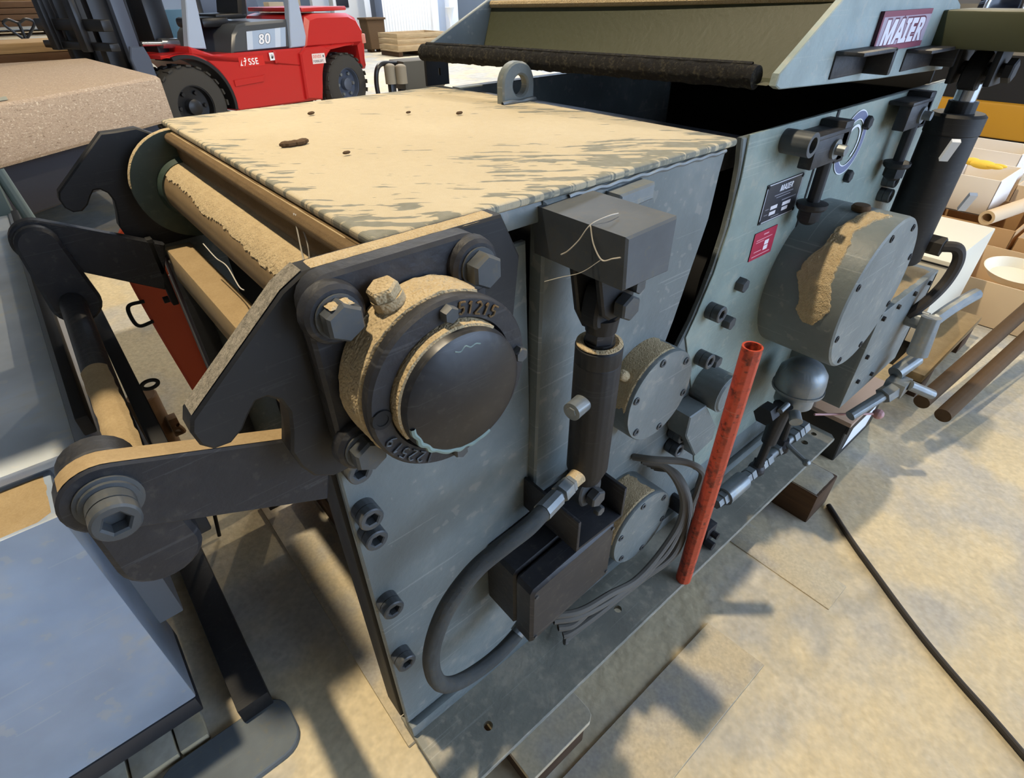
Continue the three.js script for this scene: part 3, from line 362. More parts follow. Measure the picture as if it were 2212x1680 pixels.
P('sight_tube', [cyl([1.74, .36, .22], [1.9, .42, .27], .017), cyl([1.86, .405, .258], [1.9, .42, .27], .028, .028, 6), box(1.89, 1.96, .4, .45, .24, .3), cyl([1.93, .44, .3], [2.0, .4, .36], .017), cyl([1.93, .46, .25], [2.02, .49, .27], .024)], M.zinc);
P('terminal_block', [box(1.1, 1.15, .15, .215, .06, .14), box(1.1, 1.115, .2, .26, .0, .08), cyl([1.13, .185, .14], [1.13, .185, .16], .011, .011, 6), cyl([1.105, .165, .14], [1.105, .165, .165], .013)], M.dark);
for (let i = 0; i < 5; i++) { const o = i * .016 + .004 * Math.sin(i * 5), q = .02 * Math.sin(i * 2.3); P('control_cable', tube([[.87 + o, .56 - o, .02], [.905 + o, .55 - o, .06], [.93 + o * .8, .48 - o, .11], [.925 + o * .6, .4 - o, .13], [.86 + o, .335 - o * 1.2, .135 + q * .4], [.76 + o, .3 - o * 1.3 + q * .4, .135 - o * .3], [.66, .33 - o * 2 - q * .5, .13 - o * .5 + q * .3], [.56, .35 - o * 2.6, .12 - o * .5], [.5 + o, .36 - o * 2.8, .09]], .0085, 90, 8), M.cableGrey); }
P('control_cable', tube([[.855, .57, .004], [.87, .585, .05], [.93, .575, .1], [.99, .52, .12], [1.02, .44, .11], [1.06, .3, .09], [1.1, .21, .1]], .009, 70, 8), M.cableGrey);

// ---------------------------------------------------------------- loose things round the chipper
{ const r = .0205; solo('red_pipe', 'scuffed red steel pipe standing upright on the machine flange', 'pipe', lathe([[r * .8, .152], [r, .152], [r, .925], [r * .8, .925], [r * .8, .152]], [.957, 0, .167], [0, 1, 0], 36), M.redPipe, [.957, .152, .167]); }
{ const t = thing('timber_sleeper', 'dark square timber sleeper sticking out under the flange beside the black cable', 'timber', [1.645, 0, -.4], 'timber sleepers under the machine'); part('beam', box(1.57, 1.72, 0, .133, -1.1, .268, .004), M.woodDark, t); part('dust_layer', dustSheet(1.571, 1.719, -.2, .266, .133, .0025, 12, 30, 541, .001), M.floorPlate, t, { stuff: true }); }
solo('timber_sleeper', 'dark timber sleeper under the near corner of the machine flange', 'timber', box(.32, .49, .004, .1185, -1.1, .235, .004), M.woodDark, [.41, .004, -.4], { group: 'timber sleepers under the machine' });
solo('floor_sheet', 'thin grey steel sheet lying flat in front of the machine', 'sheet', extY([[-.15, .26], [.99, .26], [1.0, .43], [-.15, .43]], .002, .008, .001), M.floorPlate, [.4, 0, .3]);
solo('shim_plate', 'dusty flat shim plate with rounded corner between near flange and sleeper', 'plate', extY([[.305, -.1], [.505, -.1], [.505, .225], [.5, .24], [.487, .248], [.305, .248]], .119, .1355, .001), M.floorPlate, [.4, .119, .1]);
solo('plank', 'flat dusty plank running out from under the machine beside the timber sleeper', 'plank', box(1.3, 1.42, 0, .006, -.2, .47, .002), M.floorPlate, [1.36, 0, .1]);
solo('plywood_sheet', 'tan sheet of dusty plywood lying under the front of the machine', 'board', box(.152, .31, 0, .014, -1.04, -.03, .002), M.floorPlate, [.35, 0, -.6]);
solo('power_cable', 'black cable lying across the dusty floor from the timber sleeper', 'cable', tube([[1.7, .011, .285], [1.6, .01, .41], [1.525, .01, .515], [1.455, .01, .615], [1.4, .01, .7], [1.35, .01, .79], [1.31, .011, .87], [1.25, .011, .98], [1.12, .011, 1.2]], .009, 140, 10), M.cableBlack, [1.5, 0, .6]);
{ // low box on the floor at the far end of the flange
  const b = thing('battery_box', 'low black box with white label on the floor beyond the flange', 'box', [2.13, 0, .11]);
  part('body', ext([[1.95, 0], [2.3, 0], [2.31, .19], [1.94, .19]], .02, .19, .004), M.forkBlack, b); part('lid', box(1.932, 2.318, .185, .205, .012, .2, .004), std({ color: 0xa8907e, roughness: .8 }), b); part('rim', box(1.935, 2.315, .15, .186, .188, .198, .002), M.forkBlack, b);
  part('label', quad([2.0, .035, .1915], [2.22, .035, .1915], [2.25, .13, .1915], [2.03, .13, .1915]), M.white, b, { keepUV: true });
}
// sawdust lying on the floor round the machine
part('sawdust', dustSheet(-1.4, 5.6, -4.6, 3.2, .0005, .0025, 90, 90, 501, .6), std({ map: rep(T.floorDust, 2.4), roughness: .9, bumpMap: rep(T.noise, .5), bumpScale: .003 }), scene.getObjectByName('floor'), { local: true, stuff: true, label: 'thin spread of tan sawdust on the concrete' });
// grey infeed machine at the left with its link arms
const inf = thing('infeed_machine', 'grey-blue infeed machine at the left with two black link arms', 'machine', [-.8, 0, -1.2]);
const I = (n, g, m, o) => part(n, g, m, inf, o);
I('top_panel', box(-1.6, -.135, .82, .84, -2.2, -.505, .004), std({ map: rep(paint(hex3(0xc2cad0), hex3(0xcfcdc4), .4, 47, 512), 1.1), roughness: .6 }));  // same paint as the front panel, made paler to stand for brighter top light
I('side_rail', [box(-.135, -.11, .6, .845, -2.2, -.5), box(-.135, -.085, .6, .62, -2.2, -.5)], std({ color: 0x8d9298, roughness: .5 }));
I('casing', box(-1.6, -.135, .3, .82, -2.2, -.52, .004), std({ color: 0x6d7278, roughness: .5 }));
const ft = I('front_panel', box(-1.6, -.187, .175, .81, -.6, -.378, .004), M.grey);
part('dust_layer', dustSheet(-1.59, -.189, -.515, -.38, .81, .003, 50, 8, 511, .001), M.dustFlat, ft, { stuff: true });
I('plinth', box(-1.6, -.19, .118, .174, -.62, -.376, .003), M.greyDark); for (const [a, b, c, y0, y1, z] of [[-1.5, -1.3, 0, 0, .118, -.6], [-.6, -.48, 0, 0, .118, -.6], [-1.5, -1.3, 0, 0, .3, -2.1], [-.4, -.2, 0, 0, .3, -2.1]]) I('foot', box(a, b, y0, y1, z, z + .18), M.greyDark);
I('overhead_shade_block', extY([[-1.5, -.66], [-.2, -.66], [-.2, -.52], [-.005, -.52], [-.005, -2.3], [-1.5, -2.3]], 1.58, 2.3, .01), M.grey, { label: 'added shade block above the infeed, out of view' }); I('shade_block_post', box(-1.5, -1.4, .84, 1.58, -2.1, -2.0), M.greyDark);  // unseen block and post, added and shaped to shade the casing top and gap
I('corner_post', [ext([[-.24, .0], [-.16, .0], [-.11, 1.02], [-.19, 1.02]], -2.3, -2.22, .004), cyl([-.1, .98, -2.28], [-.06, .55, -2.2], .02)], std({ color: 0x6f7d78, roughness: .6 }));
for (const [z0, z1, near] of [[-.03, 0, 1], [-.9, -.872, 0]]) {
  const px = near ? -.072 : -.05, py = near ? 1.082 : 1.098, ex = .155, ey = near ? .985 : .985, a = Math.atan2(ey - py, ex - px), w0 = .043, w1 = .052, o = [];
  for (let i = 0; i <= 14; i++) { const t = a + Math.PI / 2 + i * Math.PI / 14; o.push([px + w0 * Math.cos(t), py + w0 * Math.sin(t)]); } o.push([ex - w1 * Math.sin(-a) * -1 * -1, ey - w1], [ex + .01, ey + w1]);
  const arm = I('link_arm', ext(o, z0, z1, .003), M.dark);
  if (near) { const n = [-Math.sin(a), Math.cos(a)]; part('dust_layer', [...[...Array(6)].map((_, i) => { const t0 = a + Math.PI / 2 + i * .2, t1 = t0 + .2, q = (t) => [px + (w0 + .0008) * Math.cos(t), py + (w0 + .0008) * Math.sin(t)], A = q(t1), B = q(t0); return quad([...A, z1 - .003], [...B, z1 - .003], [...B, z0 + .003], [...A, z0 + .003]); }), ...[...Array(12)].map((_, i) => { const t0 = i / 12, t1 = (i + 1) / 12, q = (t) => [mix(px, ex, t) + n[0] * mix(w0, w1, t), mix(py, ey, t) + n[1] * mix(w0, w1, t)], A = q(t0), B = q(t1); return quad([A[0], A[1] + .0008, z1 - .003], [B[0], B[1] + .0008, z1 - .003], [B[0], B[1] + .0008, z0 + .003], [A[0], A[1] + .0008, z0 + .003]); })], M.beam, arm, { stuff: true }); }
  const lz0 = near ? -.075 : -.87, lz1 = near ? -.032 : -.84, lv = I('lever', ext([...[...Array(13)].map((_, i) => { const t = R(i * 15); return [px + .037 * Math.cos(t), py + .037 * Math.sin(t)]; }), ...[...Array(13)].map((_, i) => { const t = R(180 + i * 15); return [px + .01 + .046 * Math.cos(t), py - .13 + .046 * Math.sin(t)]; })], lz0, lz1, .006), M.dark);
  if (near) { part('washer', lathe([[0, 0], [.031, 0], [.031, .004], [.027, .005], [.027, .009], [0, .009]], [px, py, 0], [0, 0, 1], 36), M.bolt, arm); part('pin_screw', capScrew([px, py, .009], .0225, .032), M.bolt, arm); }
  else { part('pin_head', lathe([[0, 0], [.028, 0], [.026, .008], [0, .01]], [px, py, z1], [0, 0, 1], 28), M.rust, arm); part('pin_cap', lathe([[.024, 0], [.024, .02], [.014, .03], [0, .032]], [px + .005, py - .13, lz1], [0, 0, 1], 28), M.dark, lv); }
}
const ct = I('cross_tube', cyl([-.045, .972, -.86], [-.058, .962, -.09], .0235), M.dark); part('dust_layer', dustShell([-.052, .967], .0245, -.5, -.1, 35, 150, 8, .0012, 40, 16, 521), M.dustFlat, ct, { stuff: true });
I('guard_rail', box(-.03, -.004, .86, .9, -1.6, -.13), M.black); I('guard_rail', box(-.115, -.095, .86, .9, -2.0, -.5), M.black); I('floor_rail', box(-.135, -.06, .02, .08, -1.8, -.34), M.darker); I('foot_plate', extY(roundRect(-.34, -.035, -.36, -.205, .05), .0, .02, .003), std({ map: rep(T.grey, .5), color: 0x9a9a94, roughness: .7 }));
I('ring_handle', new THREE.TorusGeometry(.015, .004, 10, 24).rotateX(.5).translate(.012, .85, -.62), M.black);
{ // orange panel with a handle behind the roller
  const o = thing('orange_panel', 'tall orange sheet metal panel with black handle behind the roller pipe', 'panel', [.16, 0, -1.1]);
  part('sheet', [ext(smooth([[.15, .0], [.13, .3], [.105, .57], [.088, .75], [.078, .9], [.085, .97], [.1, 1.02], [.15, 1.06], [.24, 1.08], [.24, .5], [.24, 0]], 70), -1.09, -1.06, .006)], M.orange, o);
  part('edge_strip', cyl([.17, .05, -1.05], [.17, .9, -1.05], .005), M.zinc, o);
  part('handle', tube([[.09, .845, -1.06], [.055, .845, -1.06], [.048, .835, -1.06], [.05, .79, -1.06], [.058, .782, -1.06], [.09, .785, -1.06]], .005, 40, 8), M.black, o);
}
{ const s = thing('rusty_pipe_stub', 'rusty upright pipe stub standing in the gap behind the link arm', 'pipe', [-.02, 0, -1.5]); part('tube', lathe([[.05, 0], [.05, .33], [.045, .335], [0, .33]], [-.02, 0, -1.5], [0, 1, 0], 32), M.rust, s); part('bracket', [box(.02, .05, .16, .24, -1.47, -1.43), tube([[.03, .2, -1.4], [.05, .22, -1.36], [.04, .26, -1.35]], .008, 16, 8)], M.rust, s); }
solo('round_plate', 'small round grey plate on the floor beside the rusty pipe stub', 'plate', cyl([.04, 0, -1.22], [.04, .02, -1.22], .06, .06, 36), M.zinc, [.04, 0, -1.22]);
solo('thin_rod', 'thin steel rod leaning beside the rusty pipe stub', 'rod', cyl([.0, .012, -1.0], [.055, .32, -1.05], .006), M.darker, [.03, 0, -1.02]);
for (const [x0, x1, l] of [[-.275, -.212, 'narrow grey floorboard nearest the rounded foot plate at lower left'], [-.375, -.28, 'grey floorboard in the middle of the three at lower left'], [-.47, -.382, 'grey floorboard farthest left under the infeed machine']]) solo('floorboard', l, 'board', box(x0, x1, .0, .03, -.75, -.37, .003), std({ map: rep(T.concrete, 1.2), color: 0xe8e4da, roughness: .8 }), [(x0 + x1) / 2, 0, -.4], { group: 'grey floorboards at lower left' });

// ---------------------------------------------------------------- red forklift behind (own axes: x along its length, mast end negative, z towards the camera)
const fk = thing('forklift', 'red counterbalance forklift parked behind the machine with black mast', 'forklift', [1.76, 0, -7.27], undefined, R(18.99));
const F = (n, g, m, o = {}) => part(n, g, m, fk, { ...o, local: true });
const arcp = (cx, cy, r, a0, a1, n = 14) => [...Array(n + 1)].map((_, i) => { const a = R(mix(a0, a1, i / n)); return [cx + r * Math.cos(a), cy + r * Math.sin(a)]; });
F('body', [ext([[.56, .3], [1.9, .26], [1.93, .42], ...arcp(2.48, .4, .52, 170, 62, 12), [2.74, .9], [1.76, .9], [.42, .92], [.14, 1.02], [.13, .96], [-.22, .955], [-.22, .92], ...arcp(0, .42, .53, 104, -10, 16)], -1.3, 0, .02)], M.forkRed);
F('wheel_arch', [ext([...arcp(0, .42, .53, 104, -10, 16), ...arcp(0, .42, .49, -10, 104, 16)], -.32, .03, .004)], M.forkBlack);
F('rear_fender', ext([[1.62, .3], [1.9, .26], [1.95, .42], ...arcp(2.48, .4, .52, 168, 120, 6), [2.05, .9], [1.75, .9], [1.66, .84]], -.02, .05, .02), M.forkRed);
F('counterweight', ext([[1.78, .88], [1.86, 1.1], [1.93, 1.24], [2.1, 1.27], [2.7, 1.26], [2.86, 1.2], [2.97, 1.05], [2.98, .86], [2.93, .55], [2.86, .55], [2.84, .86]], -1.3, -.0, .05), M.forkRed);
F('counterweight_lid', box(1.95, 2.78, 1.29, 1.34, -1.2, -.1, .015), M.forkRed);
F('step_recess', [ext([[.58, .57], [1.0, .58], [1.04, .66], [1.0, .65], [.58, .64]], .0, .015, .004), box(1.24, 1.28, .76, .9, -.01, .03, .012)], M.forkRed);
F('engine_hood', ext([[.7, .9], [.78, 1.1], [.88, 1.19], [1.0, 1.21], [1.64, 1.22], [1.6, .9]], -1.2, -.05, .03), M.forkGrey);
F('hood_decal', quad([.92, .93, -.045], [1.52, .93, -.045], [1.58, 1.14, -.045], [.97, 1.12, -.045]), std({ map: canvasTex(420, 160, (g, w, h) => { g.fillStyle = '#a9bcd4'; g.fillRect(0, 0, w, h); g.fillStyle = '#c9d6e6'; g.fillRect(0, 0, 60, h); g.fillRect(300, 0, 60, h); g.font = 'bold 118px sans-serif'; g.lineWidth = 10; g.strokeStyle = '#6b7888'; g.fillStyle = '#f4f6fa'; g.strokeText('80', 120, 122); g.fillText('80', 120, 122); }), roughness: .25 }), { keepUV: true, label: 'pale decal reading 80' });
F('seat', [box(.62, 1.0, 1.16, 1.27, -.9, -.35, .04), box(.86, 1.3, 1.24, 1.3, -.9, -.4, .02), ext([[1.2, 1.24], [1.34, 1.26], [1.46, 1.75], [1.34, 1.78]], -.9, -.4, .04)], M.forkBlack);
F('dashboard', [box(.0, .25, .9, 1.5, -1.1, -.4, .03), cyl([.45, 1.0, -.5], [.62, .98, -.5], .05)], M.forkBlack);
for (const z of [-.12, -1.25]) F('guard_pillar', ext([[.14, 1.0], [.36, .98], [.41, 1.5], [.44, 2.2], [.36, 2.2], [.28, 1.45]], z, z + .1, .01), M.forkBlue);
for (const z of [-.12, -1.25]) F('guard_pillar', ext([[1.58, .91], [1.88, .91], [1.86, 1.42], [1.7, 2.2], [1.6, 2.2], [1.7, 1.42]], z, z + .1, .01), M.forkBlue);
F('guard_roof', box(.3, 1.75, 2.18, 2.26, -1.25, -.02, .03), M.forkBlack);
function wheel(x, r, w, name, z) {
  const t = F(name, [lathe([[r * .55, -w / 2], [r * .86, -w / 2], [r * .97, -w * .4], [r, -w * .3], [r, w * .3], [r * .97, w * .4], [r * .86, w / 2], [r * .55, w / 2], [r * .55, -w / 2]], [x, r, z], [0, 0, 1], 48), ...[...Array(22)].flatMap((_, i) => [-1, 1].map((s) => new THREE.BoxGeometry(r * .14, .02, w * .36).translate(0, r * 1.005, s * w * .28).rotateZ(i * Math.PI / 11 + (s > 0 ? .14 : 0)).translate(x, r, z)))], M.tyre);
  part('rim', [lathe([[r * .58, w * .3], [r * .56, w * .46], [r * .52, w * .46], [r * .5, w * .2], [r * .2, w * .15], [0, w * .15]], [x, r, z], [0, 0, 1], 40), lathe([[r * .2, w * .15], [r * .2, w * .42], [r * .12, w * .47], [0, w * .47]], [x, r, z], [0, 0, 1], 24)], x < 1 ? M.forkBlack : M.forkSlate, t, { local: true });
  for (let i = 0; i < 6; i++) { const a = i * Math.PI / 3; part('wheel_nut', hexBolt([x + r * .38 * Math.cos(a), r + r * .38 * Math.sin(a), z + w * .16], [0, 0, 1], .025, .04), x < 1 ? M.forkBlack : M.zinc, t, { local: true }); }
}
wheel(0, .42, .3, 'front_wheel', -.14); wheel(2.48, .39, .28, 'rear_wheel', -.12); wheel(0, .42, .3, 'front_wheel', -1.17); wheel(2.48, .39, .28, 'rear_wheel', -1.17);
for (const z of [-.42, -1.1]) { F('mast_rail', box(-.62, -.42, .08, 2.6, z, z + .12, .01), M.forkBlack); F('mast_rail', box(-.42, -.28, .08, 2.6, z + .06, z + .18, .01), M.forkSlate, { label: 'slate grey inner mast rail' }); }
for (const z of [-.4, -.95]) F('lift_cylinder', cyl([-.24, .2, z], [-.2, 2.4, z], .045), M.forkBlack);
F('tilt_cylinder', [cyl([-.22, 1.06, -.3], [.0, 1.05, -.3], .025), cyl([.0, 1.05, -.3], [.2, 1.04, -.3], .05)], M.chrome);
F('carriage', [box(-.74, -.64, 1.03, 1.1, -1.3, .05, .01), box(-.74, -.64, 1.2, 1.3, -1.3, .05, .01), box(-.76, -.68, 1.02, 1.5, -.5, -.4, .01), box(-.76, -.68, 1.02, 1.5, -1.0, -.9, .01)], M.forkBlack);
F('side_plate', ext([[-.5, 1.06], [-.36, 1.05], [-.33, .95], [-.32, .5], [-.36, .32], [-.46, .32], [-.5, .6], [-.54, .95]], -.06, -.02, .01), M.forkSlate);
for (const z of [-.4, -1.02]) F('fork_arm', [box(-.8, -.74, 1.02, 1.5, z, z + .12, .01)], M.forkBlack);
F('side_lettering', quad([.72, .76, .004], [1.09, .755, .004], [1.09, .865, .004], [.72, .87, .004]), std({ map: canvasTex(370, 110, (g, w, h) => { g.fillStyle = '#d02a26'; g.fillRect(0, 0, w, h); g.fillStyle = '#f4f1ee'; g.font = 'bold 96px sans-serif'; g.fillText('SSE', 130, 90); g.beginPath(); g.moveTo(50, 20); g.lineTo(10, 92); g.lineTo(52, 92); g.lineTo(44, 80); g.lineTo(32, 80); g.closePath(); g.fill(); g.beginPath(); g.moveTo(116, 30); g.lineTo(76, 96); g.lineTo(66, 96); g.lineTo(90, 52); g.lineTo(64, 52); g.lineTo(70, 42); g.closePath(); g.fill(); g.beginPath(); g.arc(96, 20, 11, 0, 7); g.fill(); }), roughness: .3 }), { keepUV: true, label: 'white lettering SSE with a small symbol' });
F('fuel_sticker', quad([1.17, .8, .024], [1.25, .8, .024], [1.25, .885, .024], [1.17, .885, .024]), std({ map: canvasTex(64, 64, (g) => { g.fillStyle = '#eef0f2'; g.fillRect(0, 0, 64, 64); g.fillStyle = '#222'; g.fillRect(20, 18, 20, 32); g.fillRect(42, 24, 6, 20); g.fillStyle = '#eef0f2'; g.fillRect(24, 22, 12, 8); }), roughness: .4 }), { keepUV: true });
F('dealer_sticker', quad([1.83, .705, .054], [2.07, .7, .054], [2.07, .82, .054], [1.84, .825, .054]), std({ map: canvasTex(240, 120, (g, w, h) => { g.fillStyle = '#e8dcd8'; g.fillRect(0, 0, w, h); g.fillStyle = '#d8543c'; g.font = 'bold 50px sans-serif'; g.fillText('DEVOS', 14, 52); g.fillStyle = '#3a3f4a'; g.fillRect(200, 22, 20, 26); g.font = 'bold 40px sans-serif'; g.fillText('FORKLIFT', 14, 104); }), roughness: .4 }), { keepUV: true });
F('tail_lamp', box(2.9, 2.975, .88, 1.0, -.06, .01, .01), std({ color: 0xd88a78, roughness: .3 }));

// ---------------------------------------------------------------- background left
{ const b = thing('particle_board_stack', 'big tan particle board block on a dark base in front of the forklift mast', 'board stack', [-.4, 0, -5.4]);
  const sl = (z) => 1.02 + (z + 4.78) * .0; const q = [[-2.2, -4.0 + 1.7], [1.01, -4.78], [.84, -6.9], [-2.6, -5.0]];
  part('block', extY([[-1.2, -3.04], [1.01, -4.78], [.84, -6.9], [-1.2, -6.9]], .69, 1.0, .02), M.chips, b); part('base', extY([[-1.1, -3.3], [.9, -4.9], [.75, -6.7], [-1.1, -6.7]], 0.36, .688, .01), M.navy, b); for (const [x, z] of [[-.9, -3.7], [.6, -5.0], [.5, -6.5], [-.9, -6.5]]) part('leg', box(x, x + .12, 0, .36, z, z + .12, .005), M.navy, b);
  part('film_strip', quad([-1.15, 1.004, -3.18], [.05, 1.004, -4.12], [.05, 1.004, -4.3], [-1.15, 1.004, -3.36]), std({ color: 0xa9ada2, roughness: .4 }), b); }
{ const b = thing('board_stack', 'flat brown board stack lying behind the particle board block', 'board stack', [-.6, 0, -10.4]); for (let i = 0; i < 4; i++) part('board', box(-2.4, 1.1, .55 + i * .115, .66 + i * .115, -10.9, -9.85, .004), i === 3 ? M.lumber : M.lumberDark, b); for (const x of [-2, .8]) part('bearer', box(x, x + .2, 0, .55, -10.8, -9.95), M.woodDark, b); }
const lumberStack = (n, lab, x0, x1, z0, z1, y0, y1, rows, cols, mats) => { const s = thing(n, lab, 'lumber', [(x0 + x1) / 2, 0, (z0 + z1) / 2], 'lumber stacks at the far end'); const h = (y1 - y0) / rows, w = (x1 - x0) / cols; for (let j = 0; j < rows; j++) for (let i = 0; i < cols; i++) part('plank', box(x0 + i * w, x0 + (i + 1) * w - .02, y0 + j * h, y0 + (j + 1) * h - .025, z0 + .1 * hash(i, j, 3), z1 - .1 * hash(i, j, 5), .005), mats[(i * 3 + j * 5) % mats.length], s); for (const x of [x0 + .2, x1 - .35]) part('bearer', box(x, x + .15, 0, y0, z0 + .1, z1 - .1, .005), M.woodDark, s); };
lumberStack('lumber_stack', 'dark brown lumber stack at the far left end of the hall', .2, 3.5, -40, -37, .35, 1.3, 4, 1, [M.lumberDark]);
lumberStack('lumber_stack', 'pale lumber stack behind the dark brown one', .4, 3.9, -43.5, -41, .3, 2.2, 8, 1, [M.lumber]);
lumberStack('lumber_stack', 'tan lumber stack of thick planks left of the forklift mast', 3.95, 5.2, -40, -37, .2, 2.0, 5, 1, [M.lumber, M.wood]);
lumberStack('lumber_stack', 'tan plank stack directly behind the forklift mast', 5.35, 6.6, -39, -36.5, .15, 2.0, 5, 1, [M.wood, M.lumber]);
solo('heart_stand', 'black heart-shaped wire stand on the far floor', 'stand', [tube([[1.85, .02, -33], [1.55, .35, -33], [1.4, .6, -33], [1.6, .72, -33], [1.9, .6, -33], [2.2, .72, -33], [2.42, .6, -33], [2.2, .3, -33], [1.9, .02, -33]], .05, 60, 8), cyl([1.9, .02, -33], [1.9, .6, -33], .06)], M.forkBlack, [1.9, 0, -33]);
// machinery seen between the forklift pillars
{ const b = thing('workbench_machine', 'dark workshop machine seen through the forklift cab', 'machine', [6.2, 0, -20]); part('cabinet', box(4.4, 5.2, 0, 1.15, -20.4, -19.6, .02), M.blue, b); part('cabinet', box(5.6, 7.4, .0, .8, -20.6, -19.8, .02), M.blue, b); part('table', box(5.4, 7.8, .85, .95, -20.8, -19.5, .01), M.zinc, b); part('head', box(5.6, 6.1, .95, 1.7, -20.5, -20, .02), M.forkSlate, b); part('head', box(6.8, 7.2, .95, 1.4, -20.4, -19.9, .02), M.forkSlate, b); part('panel', box(4.1, 4.4, .2, 1.6, -20.2, -19.9, .02), M.cream, b); }
{ const b = thing('tool_cart', 'grey tool cart with pale boxes seen above the forklift hood', 'cart', [9.2, 0, -22]); part('shelf', [box(8.0, 10.4, .9, .98, -22.4, -21.4), box(8.0, 10.4, .4, .46, -22.4, -21.4)], M.wood, b); part('post', [box(8.0, 8.08, 0, .98, -22.4, -22.3), box(10.3, 10.4, 0, .98, -21.5, -21.4), box(8.0, 8.08, 0, .98, -21.5, -21.4), box(10.3, 10.4, 0, .98, -22.4, -22.3)], M.forkBlack, b); part('box', [box(8.2, 8.7, .98, 1.25, -22.2, -21.7), box(9.0, 9.3, .98, 1.3, -22.1, -21.7)], M.cardPale, b); }
// white cabin
{ const c = thing('white_cabin', 'white ribbed panel cabin behind the forklift', 'cabin', [11, 0, -18.7]);
  part('corner_post', box(9.95, 10.2, 0, 3, -17.95, -17.65, .01), M.forkSlate, c); part('wall', box(10.2, 12.05, 0, 3, -18.1, -17.8, .005), M.white, c); for (let i = 0; i < 17; i++) part('panel_rib', box(10.24 + i * .105, 10.32 + i * .105, .12, 3, -17.8, -17.785, .004), M.white, c);
  part('side_wall', box(8.9, 9.95, 0, 3, -18.6, -18.3, .01), std({ color: 0xc9cfd6, roughness: .6 }), c); part('door_post', [box(12.05, 12.3, 0, 3, -18.1, -17.7, .01), box(12.75, 13.1, 0, 3, -18.1, -17.7, .01)], M.white, c); part('door_glass', box(12.3, 12.75, .05, 3, -18.0, -17.96, .003), M.forkBlue, c); part('side_window', box(9.0, 9.4, 1.12, 1.6, -18.31, -18.28, .005), M.navy, c); part('back_wall', box(8.9, 13.1, 0, 3, -20, -19.8, .01), M.white, c); }
{ const b = thing('rusty_bin', 'rust-brown metal bin beside the forklift counterweight', 'bin', [9.7, 0, -17.2]); part('body', ext([[9.3, .08], [9.8, .08], [9.85, .85], [9.25, .85]], -17.5, -17.0, .02), M.rust, b); part('rim', box(9.22, 9.88, .83, .88, -17.53, -16.97, .01), M.rust, b); part('foot', [box(9.35, 9.45, 0, .08, -17.4, -17.1), box(9.65, 9.75, 0, .08, -17.4, -17.1)], M.rust, b); }
{ const b = thing('wooden_crate', 'slatted wooden crate on a pallet in front of the white cabin', 'crate', [9.95, 0, -15.8]); for (const y of [.16, .3, .44]) { part('slat', box(9.15, 10.75, y, y + .115, -15.2, -15.17, .004), M.wood, b); part('slat', box(9.15, 9.18, y, y + .115, -16.2, -15.2, .004), M.wood, b); part('slat', box(9.15, 10.75, y, y + .115, -16.23, -16.2, .004), M.wood, b); part('slat', box(10.72, 10.75, y, y + .115, -16.2, -15.2, .004), M.wood, b); } part('deck', box(9.15, 10.75, .12, .15, -16.2, -15.2, .004), M.wood, b); for (const x of [9.17, 9.88, 10.6]) part('pallet_block', box(x, x + .13, 0, .12, -16.2, -15.2, .004), M.woodDark, b); }
{ const b = thing('pump_unit', 'small dusty pump unit with a black pipe behind the cover', 'pump', [5, 0, -8.05]); part('body', box(4.95, 5.7, .25, .64, -8.3, -7.85, .02), std({ color: 0x4e4c44, roughness: .7 }), b); part('cap', [cyl([4.76, .35, -7.95], [4.76, .58, -7.95], .085), cyl([4.9, .35, -7.86], [4.9, .57, -7.86], .085), ball([4.76, .58, -7.95], .085, 1, .5, 1), ball([4.9, .57, -7.86], .085, 1, .5, 1)], std({ color: 0x8d8574, roughness: .7 }), b); part('pipe', tube([[4.5, .05, -7.9], [4.48, .4, -7.9], [4.52, .56, -7.9], [4.62, .62, -7.95], [4.95, .6, -8.05]], .035, 50, 10), M.forkBlack, b); for (const [x, z, h] of [[5, -8.2, .25], [5.55, -8.2, .25], [4.72, -8, .35]]) part('stand', box(x, x + .09, 0, h, z, z + .1), M.forkBlack, b); }
solo('wall_funnel', 'white funnel with hose on the cabin door post', 'funnel', [lathe([[.02, 0], [.03, .1], [.14, .5], [.16, .52], [.13, .5], [.02, .1]], [12.55, .55, -17.4], [0, 1, 0], 20), tube([[12.55, .55, -17.4], [12.6, .3, -17.3], [12.7, .1, -17.4], [12.55, .03, -17.4]], .04, 20, 8)], M.white, [12.55, 0, -17.4]);

